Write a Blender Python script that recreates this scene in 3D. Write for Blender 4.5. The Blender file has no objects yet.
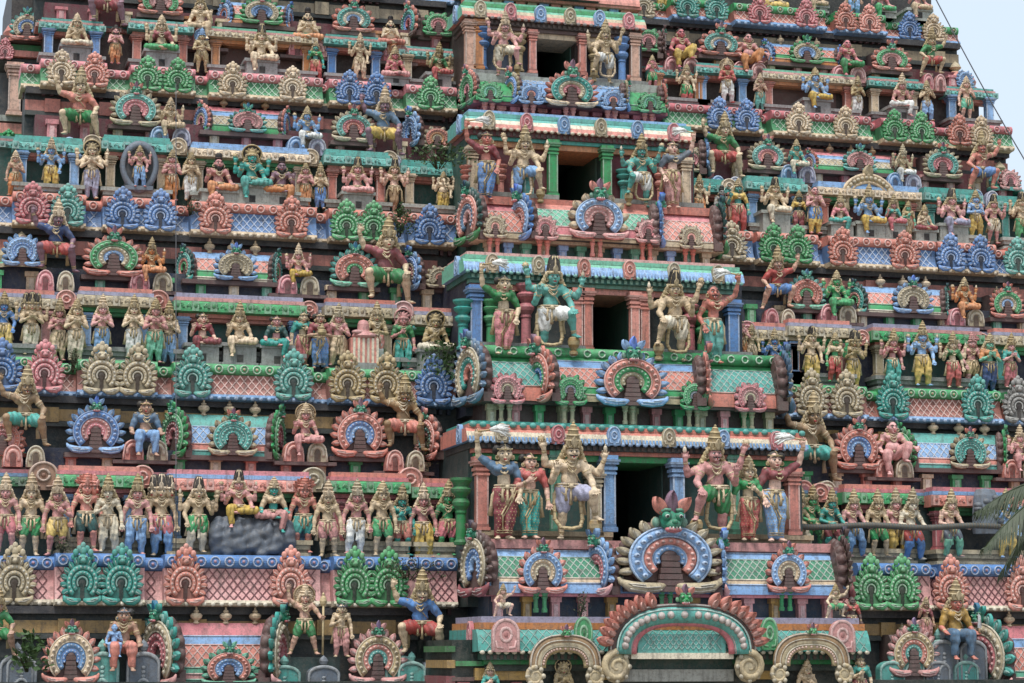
import bpy, math, random
import numpy as np
from mathutils import Vector, Matrix
R = math.radians
rnd = random.Random(7)
scene = bpy.context.scene
COL = scene.collection

# ------------------------------------------------------------------ camera
F, DIST, YAW, PITCH = 2250.0, 45.0, R(15.8), R(8.01)
CAM = np.array([-DIST * math.sin(YAW), -DIST * math.cos(YAW), 0.0])
_f0 = np.array([math.sin(YAW), math.cos(YAW), 0]); _r = np.array([math.cos(YAW), -math.sin(YAW), 0])
_z = np.array([0, 0, 1.0])
_fw = _f0 * math.cos(PITCH) + _z * math.sin(PITCH); _up = -_f0 * math.sin(PITCH) + _z * math.cos(PITCH)
def at(px, py, Y):
    d = _fw + (px - 512) / F * _r + (341.5 - py) / F * _up
    return CAM + d * ((Y - CAM[1]) / d[1])
def XX(px, py, Y): return float(at(px, py, Y)[0])
def ZZ(px, py, Y): return float(at(px, py, Y)[2])
def mpp(px, py, Y):                       # metres per pixel (vertical) at a place on the facade
    return abs(ZZ(px, py, Y) - ZZ(px, py + 1, Y))

cd = bpy.data.cameras.new('camera'); cam = bpy.data.objects.new('camera', cd); COL.objects.link(cam)
cam.location = CAM; cam.rotation_euler = (R(90) + PITCH, 0, -YAW)
cd.sensor_width = 36; cd.sensor_fit = 'HORIZONTAL'; cd.lens = F * 36 / 1024; cd.clip_end = 3000; cd.clip_start = .5
scene.camera = cam

# ------------------------------------------------------------------ colours (base colours of the paints)
PAL = dict(
 cream=(.63,.48,.31), ivory=(.68,.60,.45), gold=(.45,.34,.17), white=(.74,.74,.70), pink=(.62,.30,.28), flesh=(.70,.43,.32),
 rose=(.60,.19,.21), red=(.45,.08,.07), salmon=(.62,.225,.17), orange=(.58,.24,.09), yellow=(.60,.41,.09), maroon=(.25,.05,.06),
 brown=(.115,.062,.056), tan=(.42,.24,.16), blue=(.10,.24,.52), sky=(.20,.37,.62), navy=(.035,.075,.20), teal=(.04,.34,.29),
 aqua=(.09,.37,.32), green=(.045,.33,.115), leaf=(.03,.22,.07), mint=(.13,.44,.29), grey=(.27,.27,.26), slate=(.14,.17,.21),
 stone=(.33,.35,.31), black=(.02,.02,.022), dark=(.02,.03,.032), purple=(.24,.13,.17), mustard=(.46,.28,.07), bronze=(.32,.20,.10),
 dkteal=(.02,.09,.085), lilac=(.33,.33,.45), khaki=(.46,.38,.24))
WORD = dict(cream='cream', ivory='ivory', gold='gold', white='white', pink='pink', flesh='light pink', rose='rose pink', red='red', salmon='salmon',
 orange='orange', yellow='yellow', maroon='maroon', brown='dark brown', tan='tan', blue='blue', sky='pale blue', navy='navy blue', teal='teal',
 aqua='aqua', green='green', leaf='dark green', mint='mint green', grey='grey', slate='slate grey', stone='stone grey', black='black',
 purple='dusky purple', mustard='mustard', bronze='bronze', dkteal='dark teal', lilac='lilac', khaki='khaki', dark='dark')
def C(c):
    if isinstance(c, str): return PAL[c]
    return c
def mixc(a, b, t):
    a, b = C(a), C(b); return tuple(a[i] * (1 - t) + b[i] * t for i in range(3))

# ------------------------------------------------------------------ materials
def stucco(name, rough=.55, spec=.35):
    m = bpy.data.materials.new(name); m.use_nodes = True
    nt = m.node_tree; N = nt.nodes; L = nt.links; b = N['Principled BSDF']
    def node(t, **k):
        n = N.new(t)
        for a, v in k.items(): setattr(n, a, v)
        return n
    oi = node('ShaderNodeObjectInfo'); at_ = node('ShaderNodeAttribute'); at_.attribute_name = 'Col'
    mul = node('ShaderNodeMix', data_type='RGBA', blend_type='MULTIPLY'); mul.inputs[0].default_value = 1
    L.new(oi.outputs['Color'], mul.inputs[6]); L.new(at_.outputs['Color'], mul.inputs[7])
    inv = node('ShaderNodeMath', operation='SUBTRACT'); inv.inputs[0].default_value = 1; L.new(at_.outputs['Alpha'], inv.inputs[1])
    wh = node('ShaderNodeMix', data_type='RGBA'); L.new(inv.outputs[0], wh.inputs[0]); L.new(mul.outputs[2], wh.inputs[6])
    wh.inputs[7].default_value = (.72, .71, .66, 1)
    geo = node('ShaderNodeNewGeometry')
    # each piece of stucco has its own paint batch
    hsv = node('ShaderNodeHueSaturation'); L.new(wh.outputs[2], hsv.inputs['Color'])
    mr = node('ShaderNodeMapRange'); mr.inputs[3].default_value = .84; mr.inputs[4].default_value = 1.12
    L.new(oi.outputs['Random'], mr.inputs[0]); L.new(mr.outputs[0], hsv.inputs['Value'])
    ms = node('ShaderNodeMapRange'); ms.inputs[3].default_value = 1.04; ms.inputs[4].default_value = .90
    L.new(oi.outputs['Random'], ms.inputs[0]); L.new(ms.outputs[0], hsv.inputs['Saturation'])
    # faded patches
    n1 = node('ShaderNodeTexNoise'); n1.inputs['Scale'].default_value = 3.2; n1.inputs['Detail'].default_value = 7; n1.inputs['Roughness'].default_value = .65
    L.new(geo.outputs['Position'], n1.inputs['Vector'])
    r1 = node('ShaderNodeMapRange'); r1.inputs[1].default_value = .42; r1.inputs[2].default_value = .75; r1.inputs[3].default_value = 0; r1.inputs[4].default_value = .16
    L.new(n1.outputs[0], r1.inputs[0])
    fade = node('ShaderNodeMix', data_type='RGBA'); L.new(r1.outputs[0], fade.inputs[0]); L.new(hsv.outputs[0], fade.inputs[6])
    fade.inputs[7].default_value = (.40, .37, .33, 1)
    # rain streaks and soot, long in z
    mp = node('ShaderNodeMapping'); mp.inputs['Scale'].default_value = (9, 9, 1.1); L.new(geo.outputs['Position'], mp.inputs[0])
    n2 = node('ShaderNodeTexNoise'); n2.inputs['Scale'].default_value = 1; n2.inputs['Detail'].default_value = 6; n2.inputs['Roughness'].default_value = .7
    L.new(mp.outputs[0], n2.inputs['Vector'])
    r2 = node('ShaderNodeMapRange'); r2.inputs[1].default_value = .50; r2.inputs[2].default_value = .72; r2.inputs[3].default_value = 0; r2.inputs[4].default_value = .62
    L.new(n2.outputs[0], r2.inputs[0])
    st = node('ShaderNodeMix', data_type='RGBA'); L.new(r2.outputs[0], st.inputs[0]); L.new(fade.outputs[2], st.inputs[6])
    st.inputs[7].default_value = (.055, .05, .045, 1)
    # fine speckle where paint has flaked
    n3 = node('ShaderNodeTexNoise'); n3.inputs['Scale'].default_value = 34; n3.inputs['Detail'].default_value = 4
    L.new(geo.outputs['Position'], n3.inputs['Vector'])
    r3 = node('ShaderNodeMapRange'); r3.inputs[1].default_value = .60; r3.inputs[2].default_value = .70; r3.inputs[3].default_value = 0; r3.inputs[4].default_value = .5
    L.new(n3.outputs[0], r3.inputs[0])
    fl = node('ShaderNodeMix', data_type='RGBA'); L.new(r3.outputs[0], fl.inputs[0]); L.new(st.outputs[2], fl.inputs[6])
    fl.inputs[7].default_value = (.13, .115, .10, 1)
    n4 = node('ShaderNodeTexNoise'); n4.inputs['Scale'].default_value = 13; n4.inputs['Detail'].default_value = 5; n4.inputs['Roughness'].default_value = .7
    L.new(geo.outputs['Position'], n4.inputs['Vector'])
    r4 = node('ShaderNodeMapRange'); r4.inputs[1].default_value = .48; r4.inputs[2].default_value = .72; r4.inputs[3].default_value = 0; r4.inputs[4].default_value = .62
    L.new(n4.outputs[0], r4.inputs[0])
    gr = node('ShaderNodeMix', data_type='RGBA'); L.new(r4.outputs[0], gr.inputs[0]); L.new(fl.outputs[2], gr.inputs[6]); gr.inputs[7].default_value = (.11, .095, .08, 1)
    L.new(gr.outputs[2], b.inputs['Base Color'])
    b.inputs['Roughness'].default_value = rough; b.inputs['Specular IOR Level'].default_value = spec
    bp = node('ShaderNodeBump'); bp.inputs['Strength'].default_value = .35; bp.inputs['Distance'].default_value = .02
    L.new(n3.outputs[0], bp.inputs['Height']); L.new(bp.outputs[0], b.inputs['Normal'])
    return m
MAT = stucco('painted_stucco')
def plain(name, col, rough=.7, noise=0):
    m = bpy.data.materials.new(name); m.use_nodes = True
    nt = m.node_tree; b = nt.nodes['Principled BSDF']; b.inputs['Roughness'].default_value = rough
    b.inputs['Base Color'].default_value = (*col, 1)
    if noise:
        n = nt.nodes.new('ShaderNodeTexNoise'); n.inputs['Scale'].default_value = noise; n.inputs['Detail'].default_value = 6
        cr = nt.nodes.new('ShaderNodeValToRGB')
        cr.color_ramp.elements[0].color = (*[c * .6 for c in col], 1); cr.color_ramp.elements[1].color = (*[min(1, c * 1.4) for c in col], 1)
        g = nt.nodes.new('ShaderNodeNewGeometry'); nt.links.new(g.outputs['Position'], n.inputs['Vector'])
        nt.links.new(n.outputs[0], cr.inputs[0]); nt.links.new(cr.outputs[0], b.inputs['Base Color'])
    return m

# ------------------------------------------------------------------ mesh builder with a paint colour per face
class MB:
    def __init__(s): s.v = []; s.f = []; s.c = []; s.sm = []
    def add(s, vs, fs, col=(1, 1, 1), w=0.0, smooth=False):
        o = len(s.v); s.v += [tuple(map(float, v)) for v in vs]
        k = (*C(col), 1 - w)
        for f in fs: s.f.append(tuple(i + o for i in f)); s.c.append(k); s.sm.append(smooth)
    def box(s, c, h, col=(1, 1, 1), w=0, M=None, taper=1.0):
        x, y, z = h
        vs = [(-x, -y, -z), (x, -y, -z), (x, y, -z), (-x, y, -z), (-x*taper, -y*taper, z), (x*taper, -y*taper, z), (x*taper, y*taper, z), (-x*taper, y*taper, z)]
        if M is not None: vs = [M @ Vector(v) for v in vs]
        vs = [(v[0] + c[0], v[1] + c[1], v[2] + c[2]) for v in vs]
        s.add(vs, [(0, 3, 2, 1), (4, 5, 6, 7), (0, 1, 5, 4), (1, 2, 6, 5), (2, 3, 7, 6), (3, 0, 4, 7)], col, w)
    def bx(s, x0, x1, y0, y1, z0, z1, col=(1, 1, 1), w=0):
        s.box(((x0+x1)/2, (y0+y1)/2, (z0+z1)/2), (abs(x1-x0)/2, abs(y1-y0)/2, abs(z1-z0)/2), col, w)
    def ell(s, c, r, col=(1, 1, 1), w=0, M=None, nu=10, nv=6):
        vs = []; fs = []
        for j in range(nv + 1):
            t = math.pi * j / nv
            for i in range(nu):
                a = 2 * math.pi * i / nu
                p = Vector((r[0] * math.sin(t) * math.cos(a), r[1] * math.sin(t) * math.sin(a), r[2] * math.cos(t)))
                if M is not None: p = M @ p
                vs.append((p[0] + c[0], p[1] + c[1], p[2] + c[2]))
        for j in range(nv):
            for i in range(nu):
                a, b = j * nu + i, j * nu + (i + 1) % nu
                fs.append((a, a + nu, b + nu, b))
        s.add(vs, fs, col, w, True)
    def lathe(s, prof, col=(1, 1, 1), w=0, n=14, c=(0, 0, 0), cols=None, sy=1.0):
        vs = []
        for r, z in prof:
            for i in range(n):
                a = 2 * math.pi * i / n; vs.append((c[0] + r * math.cos(a), c[1] + r * math.sin(a) * sy, c[2] + z))
        for j in range(len(prof) - 1):
            fs = [(j*n+i, j*n+(i+1) % n, (j+1)*n+(i+1) % n, (j+1)*n+i) for i in range(n)]
            o = len(s.v)
            k = cols[j] if cols else col
            s.add(vs, [], k); s.f += [tuple(q + o for q in f) for f in fs]; s.c += [(*C(k), 1 - w)] * len(fs); s.sm += [True] * len(fs)
        return s
    def tube(s, pts, rad, col=(1, 1, 1), w=0, n=8, flat=None, cap=True, up=Vector((0, -1, 0))):
        """swept tube; rad number or list; flat = (width factor, depth factor) relative to the up direction"""
        pts = [Vector(p) for p in pts]; m = len(pts); vs = []
        fw_, fd = flat or (1, 1)
        for i, p in enumerate(pts):
            t = (pts[min(i + 1, m - 1)] - pts[max(i - 1, 0)]).normalized()
            u = up - t * up.dot(t)
            if u.length < 1e-4: u = Vector((1, 0, 0)) - t * t.x
            u.normalize(); q = t.cross(u)
            r = rad[i] if isinstance(rad, (list, tuple)) else rad
            for k in range(n):
                a = 2 * math.pi * (k + .5) / n; d = q * (math.cos(a) * r * fw_) + u * (math.sin(a) * r * fd); vs.append(p + d)
        fs = []
        for i in range(m - 1):
            for k in range(n):
                a, b = i * n + k, i * n + (k + 1) % n; fs.append((a, b, b + n, a + n))
        if cap: fs += [tuple(range(n))[::-1], tuple((m - 1) * n + k for k in range(n))]
        s.add(vs, fs, col, w, n > 4)
    def extrude_x(s, prof, x0, x1, cols, w=None, caps=True):
        """profile of (y, z) points going round, extruded along X; cols per profile edge"""
        n = len(prof); vs = [(x0, y, z) for y, z in prof] + [(x1, y, z) for y, z in prof]
        for i in range(n):
            j = (i + 1) % n
            s.add([vs[i], vs[j], vs[n + j], vs[n + i]], [(0, 3, 2, 1)], cols[i % len(cols)] if isinstance(cols, list) else cols, (w[i % len(w)] if w else 0))
        if caps:
            k = cols[0] if isinstance(cols, list) else cols
            s.add(vs[:n], [tuple(range(n))], k); s.add(vs[n:], [tuple(range(n))[::-1]], k)
    def leaf(s, c, ang, ln, wd, th, col=(1, 1, 1), w=0, y=0, bulge=True):
        """a stucco petal in the XZ plane: pointed oval with a raised rim and a groove; points along ang"""
        m = 7; L = []; ca, sa = math.cos(ang), math.sin(ang)
        def P(u, v, d): return (c[0] + ca * u - sa * v, y - d, c[1] + sa * u + ca * v)
        ring = []
        for i in range(m + 1):
            t = i / m; ww = wd * (math.sin(math.pi * min(1, t * .86 + .14)) ** .75)
            ring.append((t * ln, ww))
        vs = []; 
        for (u, v) in ring:
            lean = th * .5 * (u / ln)
            vs += [P(u, -v, 0), P(u, -v * .8, th + lean), P(u, 0, th * .55 + lean), P(u, v * .8, th + lean), P(u, v, 0)]
        fs = []
        for i in range(m):
            for k in range(4):
                a = i * 5 + k; fs.append((a, a + 5, a + 6, a + 1))
        s.add(vs, fs, col, w, True)
    def mesh(s, name):
        me = bpy.data.meshes.new(name)
        me.from_pydata(s.v, [], s.f)
        ca = me.color_attributes.new('Col', 'FLOAT_COLOR', 'CORNER')
        cc = np.repeat(np.array(s.c, dtype=np.float32), [len(f) for f in s.f], axis=0)
        ca.data.foreach_set('color', cc.ravel())
        me.polygons.foreach_set('use_smooth', s.sm)
        me.materials.append(MAT); me.update()
        return me

def link(name, data, parent=None, color=None, loc=None, rot=None, scale=None, mat=None):
    o = bpy.data.objects.new(name, data); COL.objects.link(o)
    if parent is not None: o.parent = parent
    if color is not None: o.color = (*C(color), 1)
    if loc is not None: o.location = loc
    if rot is not None: o.rotation_euler = rot
    if scale is not None: o.scale = scale if hasattr(scale, '__len__') else (scale,) * 3
    if mat is not None and data is not None: data.materials.clear(); data.materials.append(mat)
    return o
def thing(name, label, cat, group=None, loc=(0, 0, 0), data=None, color=None):
    o = link(name, data, loc=loc, color=color); o['label'] = label; o['category'] = cat
    if group: o['group'] = group
    return o

# ------------------------------------------------------------------ signed distance modelling
class SDF:
    def __init__(s, vox=.009, k=.02): s.p = []; s.vox = vox; s.k = k
    def rc(s, a, b, ra, rb=None, k=None):
        rb = ra if rb is None else rb
        s.p.append(('c', np.array(a, float), np.array(b, float), ra, rb, s.k if k is None else k)); return s
    def el(s, c, r, k=None):
        s.p.append(('e', np.array(c, float), np.array(r, float), 0, 0, s.k if k is None else k)); return s
    def chain(s, pts, r, k=None):
        rr = r if isinstance(r, (list, tuple)) else [r] * len(pts)
        for i in range(len(pts) - 1): s.rc(pts[i], pts[i + 1], rr[i], rr[i + 1], k)
        return s
    def bounds(s, q):
        if q[0] == 'c':
            m = max(q[3], q[4]); return np.minimum(q[1], q[2]) - m, np.maximum(q[1], q[2]) + m
        return q[1] - q[2], q[1] + q[2]
    def build(s, name, disp=None):
        vx = s.vox
        lo = np.min([s.bounds(q)[0] for q in s.p], axis=0) - 4 * vx
        hi = np.max([s.bounds(q)[1] for q in s.p], axis=0) + 4 * vx
        n = np.ceil((hi - lo) / vx).astype(int) + 1
        D = np.full(n, .5, dtype=np.float32)
        ax = [lo[i] + vx * np.arange(n[i]) for i in range(3)]
        for q in s.p:
            b0, b1 = s.bounds(q); pad = q[5] + 3 * vx
            i0 = np.maximum(0, ((b0 - pad - lo) / vx).astype(int)); i1 = np.minimum(n, ((b1 + pad - lo) / vx).astype(int) + 2)
            X, Y, Z = np.meshgrid(ax[0][i0[0]:i1[0]], ax[1][i0[1]:i1[1]], ax[2][i0[2]:i1[2]], indexing='ij', sparse=True)
            if q[0] == 'c':
                a, b = q[1], q[2]; d = b - a; dd = float(d @ d) + 1e-12
                t = np.clip(((X - a[0]) * d[0] + (Y - a[1]) * d[1] + (Z - a[2]) * d[2]) / dd, 0, 1)
                E = np.sqrt((X - a[0] - t * d[0]) ** 2 + (Y - a[1] - t * d[1]) ** 2 + (Z - a[2] - t * d[2]) ** 2) - (q[3] + (q[4] - q[3]) * t)
            else:
                c, r = q[1], q[2]
                k0 = np.sqrt(((X - c[0]) / r[0]) ** 2 + ((Y - c[1]) / r[1]) ** 2 + ((Z - c[2]) / r[2]) ** 2)
                k1 = np.sqrt(((X - c[0]) / r[0] ** 2) ** 2 + ((Y - c[1]) / r[1] ** 2) ** 2 + ((Z - c[2]) / r[2] ** 2) ** 2) + 1e-9
                E = k0 * (k0 - 1) / k1
            S = D[i0[0]:i1[0], i0[1]:i1[1], i0[2]:i1[2]]; k = max(q[5], 1e-4)
            h = np.clip(.5 + .5 * (E - S) / k, 0, 1)
            S[...] = E * (1 - h) + S * h - k * h * (1 - h)
        if disp is not None:
            X, Y, Z = np.meshgrid(*ax, indexing='ij', sparse=True); D = D + disp(X, Y, Z).astype(np.float32)
        return nets(D, lo, vx, name)
def nets(D, lo, vx, name):
    n = np.array(D.shape); ins = D < 0
    s = np.zeros(n - 1, dtype=np.int8); offs = [(i, j, k) for i in (0, 1) for j in (0, 1) for k in (0, 1)]
    for o in offs: s += ins[o[0]:n[0]-1+o[0], o[1]:n[1]-1+o[1], o[2]:n[2]-1+o[2]]
    act = (s > 0) & (s < 8); ijk = np.argwhere(act)
    vals = {o: D[ijk[:, 0]+o[0], ijk[:, 1]+o[1], ijk[:, 2]+o[2]] for o in offs}
    P = np.zeros((len(ijk), 3)); cnt = np.zeros(len(ijk))
    for a in offs:
        for ax in range(3):
            if a[ax]: continue
            b = list(a); b[ax] = 1; b = tuple(b); va, vb = vals[a], vals[b]; m = (va < 0) != (vb < 0)
            t = np.where(m, va / np.where(m, va - vb, 1), 0)
            q = np.array(a, float)[None, :].repeat(len(ijk), 0); q[:, ax] += t
            P += np.where(m[:, None], q, 0); cnt += m
    V = lo + vx * (ijk + P / cnt[:, None])
    idx = np.full(n - 1, -1, dtype=np.int64); idx[act] = np.arange(len(ijk))
    quads = []
    for ax in range(3):
        sl0 = [slice(None)] * 3; sl1 = [slice(None)] * 3; sl0[ax] = slice(0, -1); sl1[ax] = slice(1, None)
        A = ins[tuple(sl0)]; B = ins[tuple(sl1)]; ch = np.argwhere(A != B)
        u, w = (ax + 1) % 3, (ax + 2) % 3
        ch = ch[(ch[:, u] > 0) & (ch[:, w] > 0) & (ch[:, u] < n[u] - 1) & (ch[:, w] < n[w] - 1)]
        def cell(du, dw):
            c = ch.copy(); c[:, u] -= du; c[:, w] -= dw; return idx[c[:, 0], c[:, 1], c[:, 2]]
        q = np.stack([cell(1, 1), cell(0, 1), cell(0, 0), cell(1, 0)], 1)
        fl = ~A[ch[:, 0], ch[:, 1], ch[:, 2]]; q[fl] = q[fl][:, ::-1]; quads.append(q)
    Q = np.concatenate(quads).astype(np.int32)
    me = bpy.data.meshes.new(name)
    me.vertices.add(len(V)); me.vertices.foreach_set('co', V.astype(np.float32).ravel())
    me.loops.add(Q.size); me.loops.foreach_set('vertex_index', Q.ravel())
    me.polygons.add(len(Q)); me.polygons.foreach_set('loop_start', np.arange(0, Q.size, 4, dtype=np.int32))
    me.update(calc_edges=True)
    me.polygons.foreach_set('use_smooth', np.ones(len(Q), dtype=bool))
    ca = me.color_attributes.new('Col', 'FLOAT_COLOR', 'POINT'); ca.data.foreach_set('color', np.ones(len(V) * 4, dtype=np.float32))
    me.materials.append(MAT)
    return me
# ------------------------------------------------------------------ figure library (unit: a bare standing figure is 1 high, faces -Y)
def V3(*a): return np.array(a, float)
def lerp(a, b, t): return np.asarray(a, float) * (1 - t) + np.asarray(b, float) * t
POSE = {}
def pose(name, P=(0, 0, .53), Cc=None, H=None, arms=(), legs=(), fem=False, belly=0, fat=1.0, top=None, tail=False, vox=.0095, trunk=False, sit=False):
    P = np.array(P, float)
    Cc = P + (0, 0, .225) if Cc is None else np.array(Cc, float)
    H = Cc + (0, -.02, .168) if H is None else np.array(H, float)
    POSE[name] = dict(P=P, C=Cc, H=H, arms=arms, legs=legs, fem=fem, belly=belly, fat=fat, tail=tail, vox=vox, trunk=trunk, sit=sit, cache={})
# arm = (side, elbow, wrist, hand direction, rear?) ; leg = (side, knee, ankle, toe direction)
dn = (0, -.2, -1)
def A_down(s): return (s, (s*.195, .0, .605), (s*.205, -.05, .44), (s*.05, -.2, -1), False)
def A_nam(s): return (s, (s*.185, -.06, .615), (s*.045, -.145, .70), (-s*.25, -.25, 1), False)
def A_bent(s): return (s, (s*.19, -.03, .61), (s*.07, -.15, .68), (-s*.7, -.1, .6), False)
def A_rear(s): return (s, (s*.26, .0, .67), (s*.265, -.03, .83), (s*.1, -.1, 1), True)
def A_bless(s): return (s, (s*.2, -.03, .61), (s*.19, -.14, .72), (0, -.25, 1), False)
def A_low(s): return (s, (s*.2, -.02, .60), (s*.17, -.13, .47), (0, -.4, -1), False)
L_st = lambda s, f=0: (s, (s*.068, -.025, .285), (s*.075, .01, .055), (s*.3, -1, -.05))
L_bend = lambda s: (s, (s*.10, -.06, .29), (s*.115, .0, .055), (s*.6, -1, -.05))
stand = (L_st(-1), L_bend(1))
both = (L_st(-1), L_st(1))
pose('stand', arms=(A_down(-1), A_down(1)), legs=stand)
pose('bent', arms=(A_down(-1), A_bent(1)), legs=(L_bend(-1), L_st(1)), Cc=(-.01, 0, .755))
pose('bent2', arms=(A_bent(-1), A_down(1)), legs=stand)
pose('nam', arms=(A_nam(-1), A_nam(1)), legs=both)
pose('nam4', arms=(A_nam(-1), A_nam(1), A_rear(-1), A_rear(1)), legs=both)
pose('four', arms=(A_bless(-1), A_low(1), A_rear(-1), A_rear(1)), legs=stand)
fl = ((-1, (-.075, -.045, .285), (-.055, .0, .055), (-.4, -1, -.05)), (1, (.045, -.02, .285), (.05, .01, .055), (.3, -1, -.05)))
pose('fbent', arms=(A_bent(-1), A_down(1)), legs=fl, fem=True, P=(-.02, 0, .53), Cc=(.01, 0, .755), H=(-.01, -.02, .923), vox=.0088)
pose('fnam', arms=(A_nam(-1), A_nam(1)), legs=both, fem=True)
pose('ffour', arms=(A_bless(-1), A_down(1), A_rear(-1), A_rear(1)), legs=stand, fem=True)
pose('fdown', arms=(A_bless(-1), A_down(1)), legs=stand, fem=True)
pose('maiden', arms=((-1, (-.27, -.02, .90), (-.30, -.08, 1.09), (.15, -.1, 1), False), (1, (.20, 0, .615), (.155, -.10, .47), (-.3, -.4, -1), False)),
     legs=((-1, (-.045, -.03, .285), (-.05, .01, .055), (-.3, -1, -.05)), (1, (.075, -.045, .285), (.05, .0, .055), (.4, -1, -.05))), fem=True, P=(.025, 0, .53), Cc=(-.012, 0, .755), H=(.012, -.02, .925), vox=.0085)
pose('pull', arms=((-1, (-.19, .0, .61), (-.06, -.16, .55), (.9, -.4, -.1), False), (1, (.19, -.05, .60), (.20, -.17, .53), (.9, -.5, -.1), False)),
     legs=((-1, (-.06, -.05, .29), (-.075, .03, .055), (.3, -1, 0)), (1, (.13, -.07, .29), (.15, .0, .055), (.5, -1, 0))), Cc=(-.02, .02, .755), H=(.01, -.01, .92))
pose('flute', arms=((-1, (-.2, -.06, .65), (-.02, -.15, .80), (.8, -.3, .3), False), (1, (.2, -.06, .66), (.10, -.15, .81), (-.6, -.3, .4), False)), legs=stand)
pose('hold', arms=((-1, (-.19, -.03, .61), (-.05, -.17, .62), (.8, -.5, .1), False), (1, (.19, -.03, .61), (.07, -.17, .62), (-.8, -.5, .1), False)), legs=stand)
pose('staff', arms=((-1, (-.25, -.03, .90), (-.27, -.05, 1.06), (0, -.2, 1), False), (1, (.24, -.03, .63), (.27, -.16, .57), (0, -.6, .7), False)),
     legs=((-1, (-.14, -.03, .29), (-.21, .03, .055), (-.4, -1, 0)), (1, (.13, -.05, .29), (.19, .0, .055), (.4, -1, 0))))
# seated: the seat is z = 0
S = -.45
def Sd(a): return (a[0], tuple(np.array(a[1]) + (0, 0, S)), tuple(np.array(a[2]) + (0, 0, S)), a[3], a[4])
hang = lambda s: (s, (s*.145, -.20, .07), (s*.115, -.20, -.17), (s*.2, -1, -.45))
fold = lambda s: (s, (s*.265, -.14, .045), (-s*.0, -.20, .03), (-s*1, -.25, .1))
A_knee = lambda s: (s, (s*.20, -.02, .61+S), (s*.2, -.13, .56+S), (s*.1, -1, -.5), False)
sitP = (0, 0, .08)
pose('sit2', P=sitP, sit=True, arms=(Sd(A_bless(-1)), A_knee(1)), legs=(hang(-1), fold(1)))
pose('sit4', P=sitP, sit=True, arms=(Sd(A_bless(-1)), A_knee(1), Sd(A_rear(-1)), Sd(A_rear(1))), legs=(hang(-1), fold(1)))
pose('fsit', P=sitP, sit=True, arms=(Sd(A_bless(-1)), A_knee(1)), legs=(hang(-1), fold(1)), fem=True)
pose('fsitr', P=sitP, sit=True, arms=(A_knee(-1), A_knee(1)), legs=(fold(-1), hang(1)), fem=True)
pose('cross', P=sitP, sit=True, arms=(Sd(A_bent(-1)), A_knee(1)), legs=((-1, (-.26, -.13, .04), (-.0, -.20, .03), (1, -.2, .1)), (1, (.26, -.13, .045), (.04, -.235, .05), (-1, -.2, .2))))
pose('cross4', P=sitP, sit=True, arms=(Sd(A_bless(-1)), A_knee(1), Sd(A_rear(-1)), Sd(A_rear(1))),
     legs=((-1, (-.26, -.13, .04), (-.0, -.20, .03), (1, -.2, .1)), (1, (.26, -.13, .045), (.04, -.235, .05), (-1, -.2, .2))))
pose('ascetic', P=sitP, sit=True, arms=(Sd(A_nam(-1)), Sd(A_nam(1))), belly=1, legs=((-1, (-.26, -.13, .04), (-.0, -.20, .03), (1, -.2, .1)), (1, (.26, -.13, .045), (.04, -.235, .05), (-1, -.2, .2))))
pose('lean', P=sitP, sit=True, arms=(A_knee(-1), (1, (.22, -.04, .20), (.30, -.13, .17), (.6, -.6, -.5), False)), belly=.5,
     legs=(hang(-1), (1, (.19, -.17, .20), (.13, -.20, .0), (.3, -1, -.1))))
pose('chair', P=sitP, sit=True, arms=(A_knee(-1), A_knee(1)), legs=((-1, (-.11, -.21, .08), (-.115, -.21, -.17), (-.2, -1, -.3)), (1, (.11, -.21, .08), (.115, -.20, -.17), (.2, -1, -.3))))
# door guardian: stands on the left leg, right foot raised on a club, four arms
pose('guardian', P=(-.03, 0, .535), Cc=(-.015, .0, .765), H=(.0, -.03, .94), fat=1.12, vox=.0072,
     arms=((-1, (-.225, -.05, .62), (-.20, -.17, .73), (.0, -.3, 1), False), (1, (.20, -.05, .63), (.19, -.20, .545), (.2, -.6, -.7), False),
           (-1, (-.285, .0, .80), (-.31, -.05, .96), (-.35, -.1, 1), True), (1, (.285, .0, .71), (.33, -.06, .86), (.1, -.1, 1), True)),
     legs=((-1, (-.10, -.02, .285), (-.105, .01, .055), (-.3, -1, 0)), (1, (.175, -.19, .49), (.225, -.13, .265), (.5, -.9, -.15))))
# crouching giant that carries the ledge, one arm up
pose('croucher', P=(.01, 0, .37), Cc=(-.02, -.03, .60), H=(.01, -.07, .765), fat=1.12, vox=.008,
     arms=((-1, (-.275, -.03, .68), (-.345, -.08, .85), (.2, -.1, 1), False), (1, (.235, -.04, .48), (.20, -.17, .385), (.1, -.7, -.5), False)),
     legs=((-1, (-.235, -.15, .36), (-.185, -.09, .10), (-.5, -1, -.1)), (1, (.195, -.19, .315), (.255, -.09, .05), (.6, -1, -.1))))
pose('fishtail', arms=(A_bless(-1), A_bless(1), A_rear(-1), A_rear(1)), legs=(), tail=True)
pose('elephant', arms=(A_bless(-1), A_low(1), A_rear(-1), A_rear(1)), legs=both, belly=1, fat=1.15, trunk=True)
pose('infant', P=sitP, sit=True, arms=(A_knee(-1), Sd(A_bent(1))), legs=(hang(-1), hang(1)), H=(0, -.02, .49))

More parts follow.
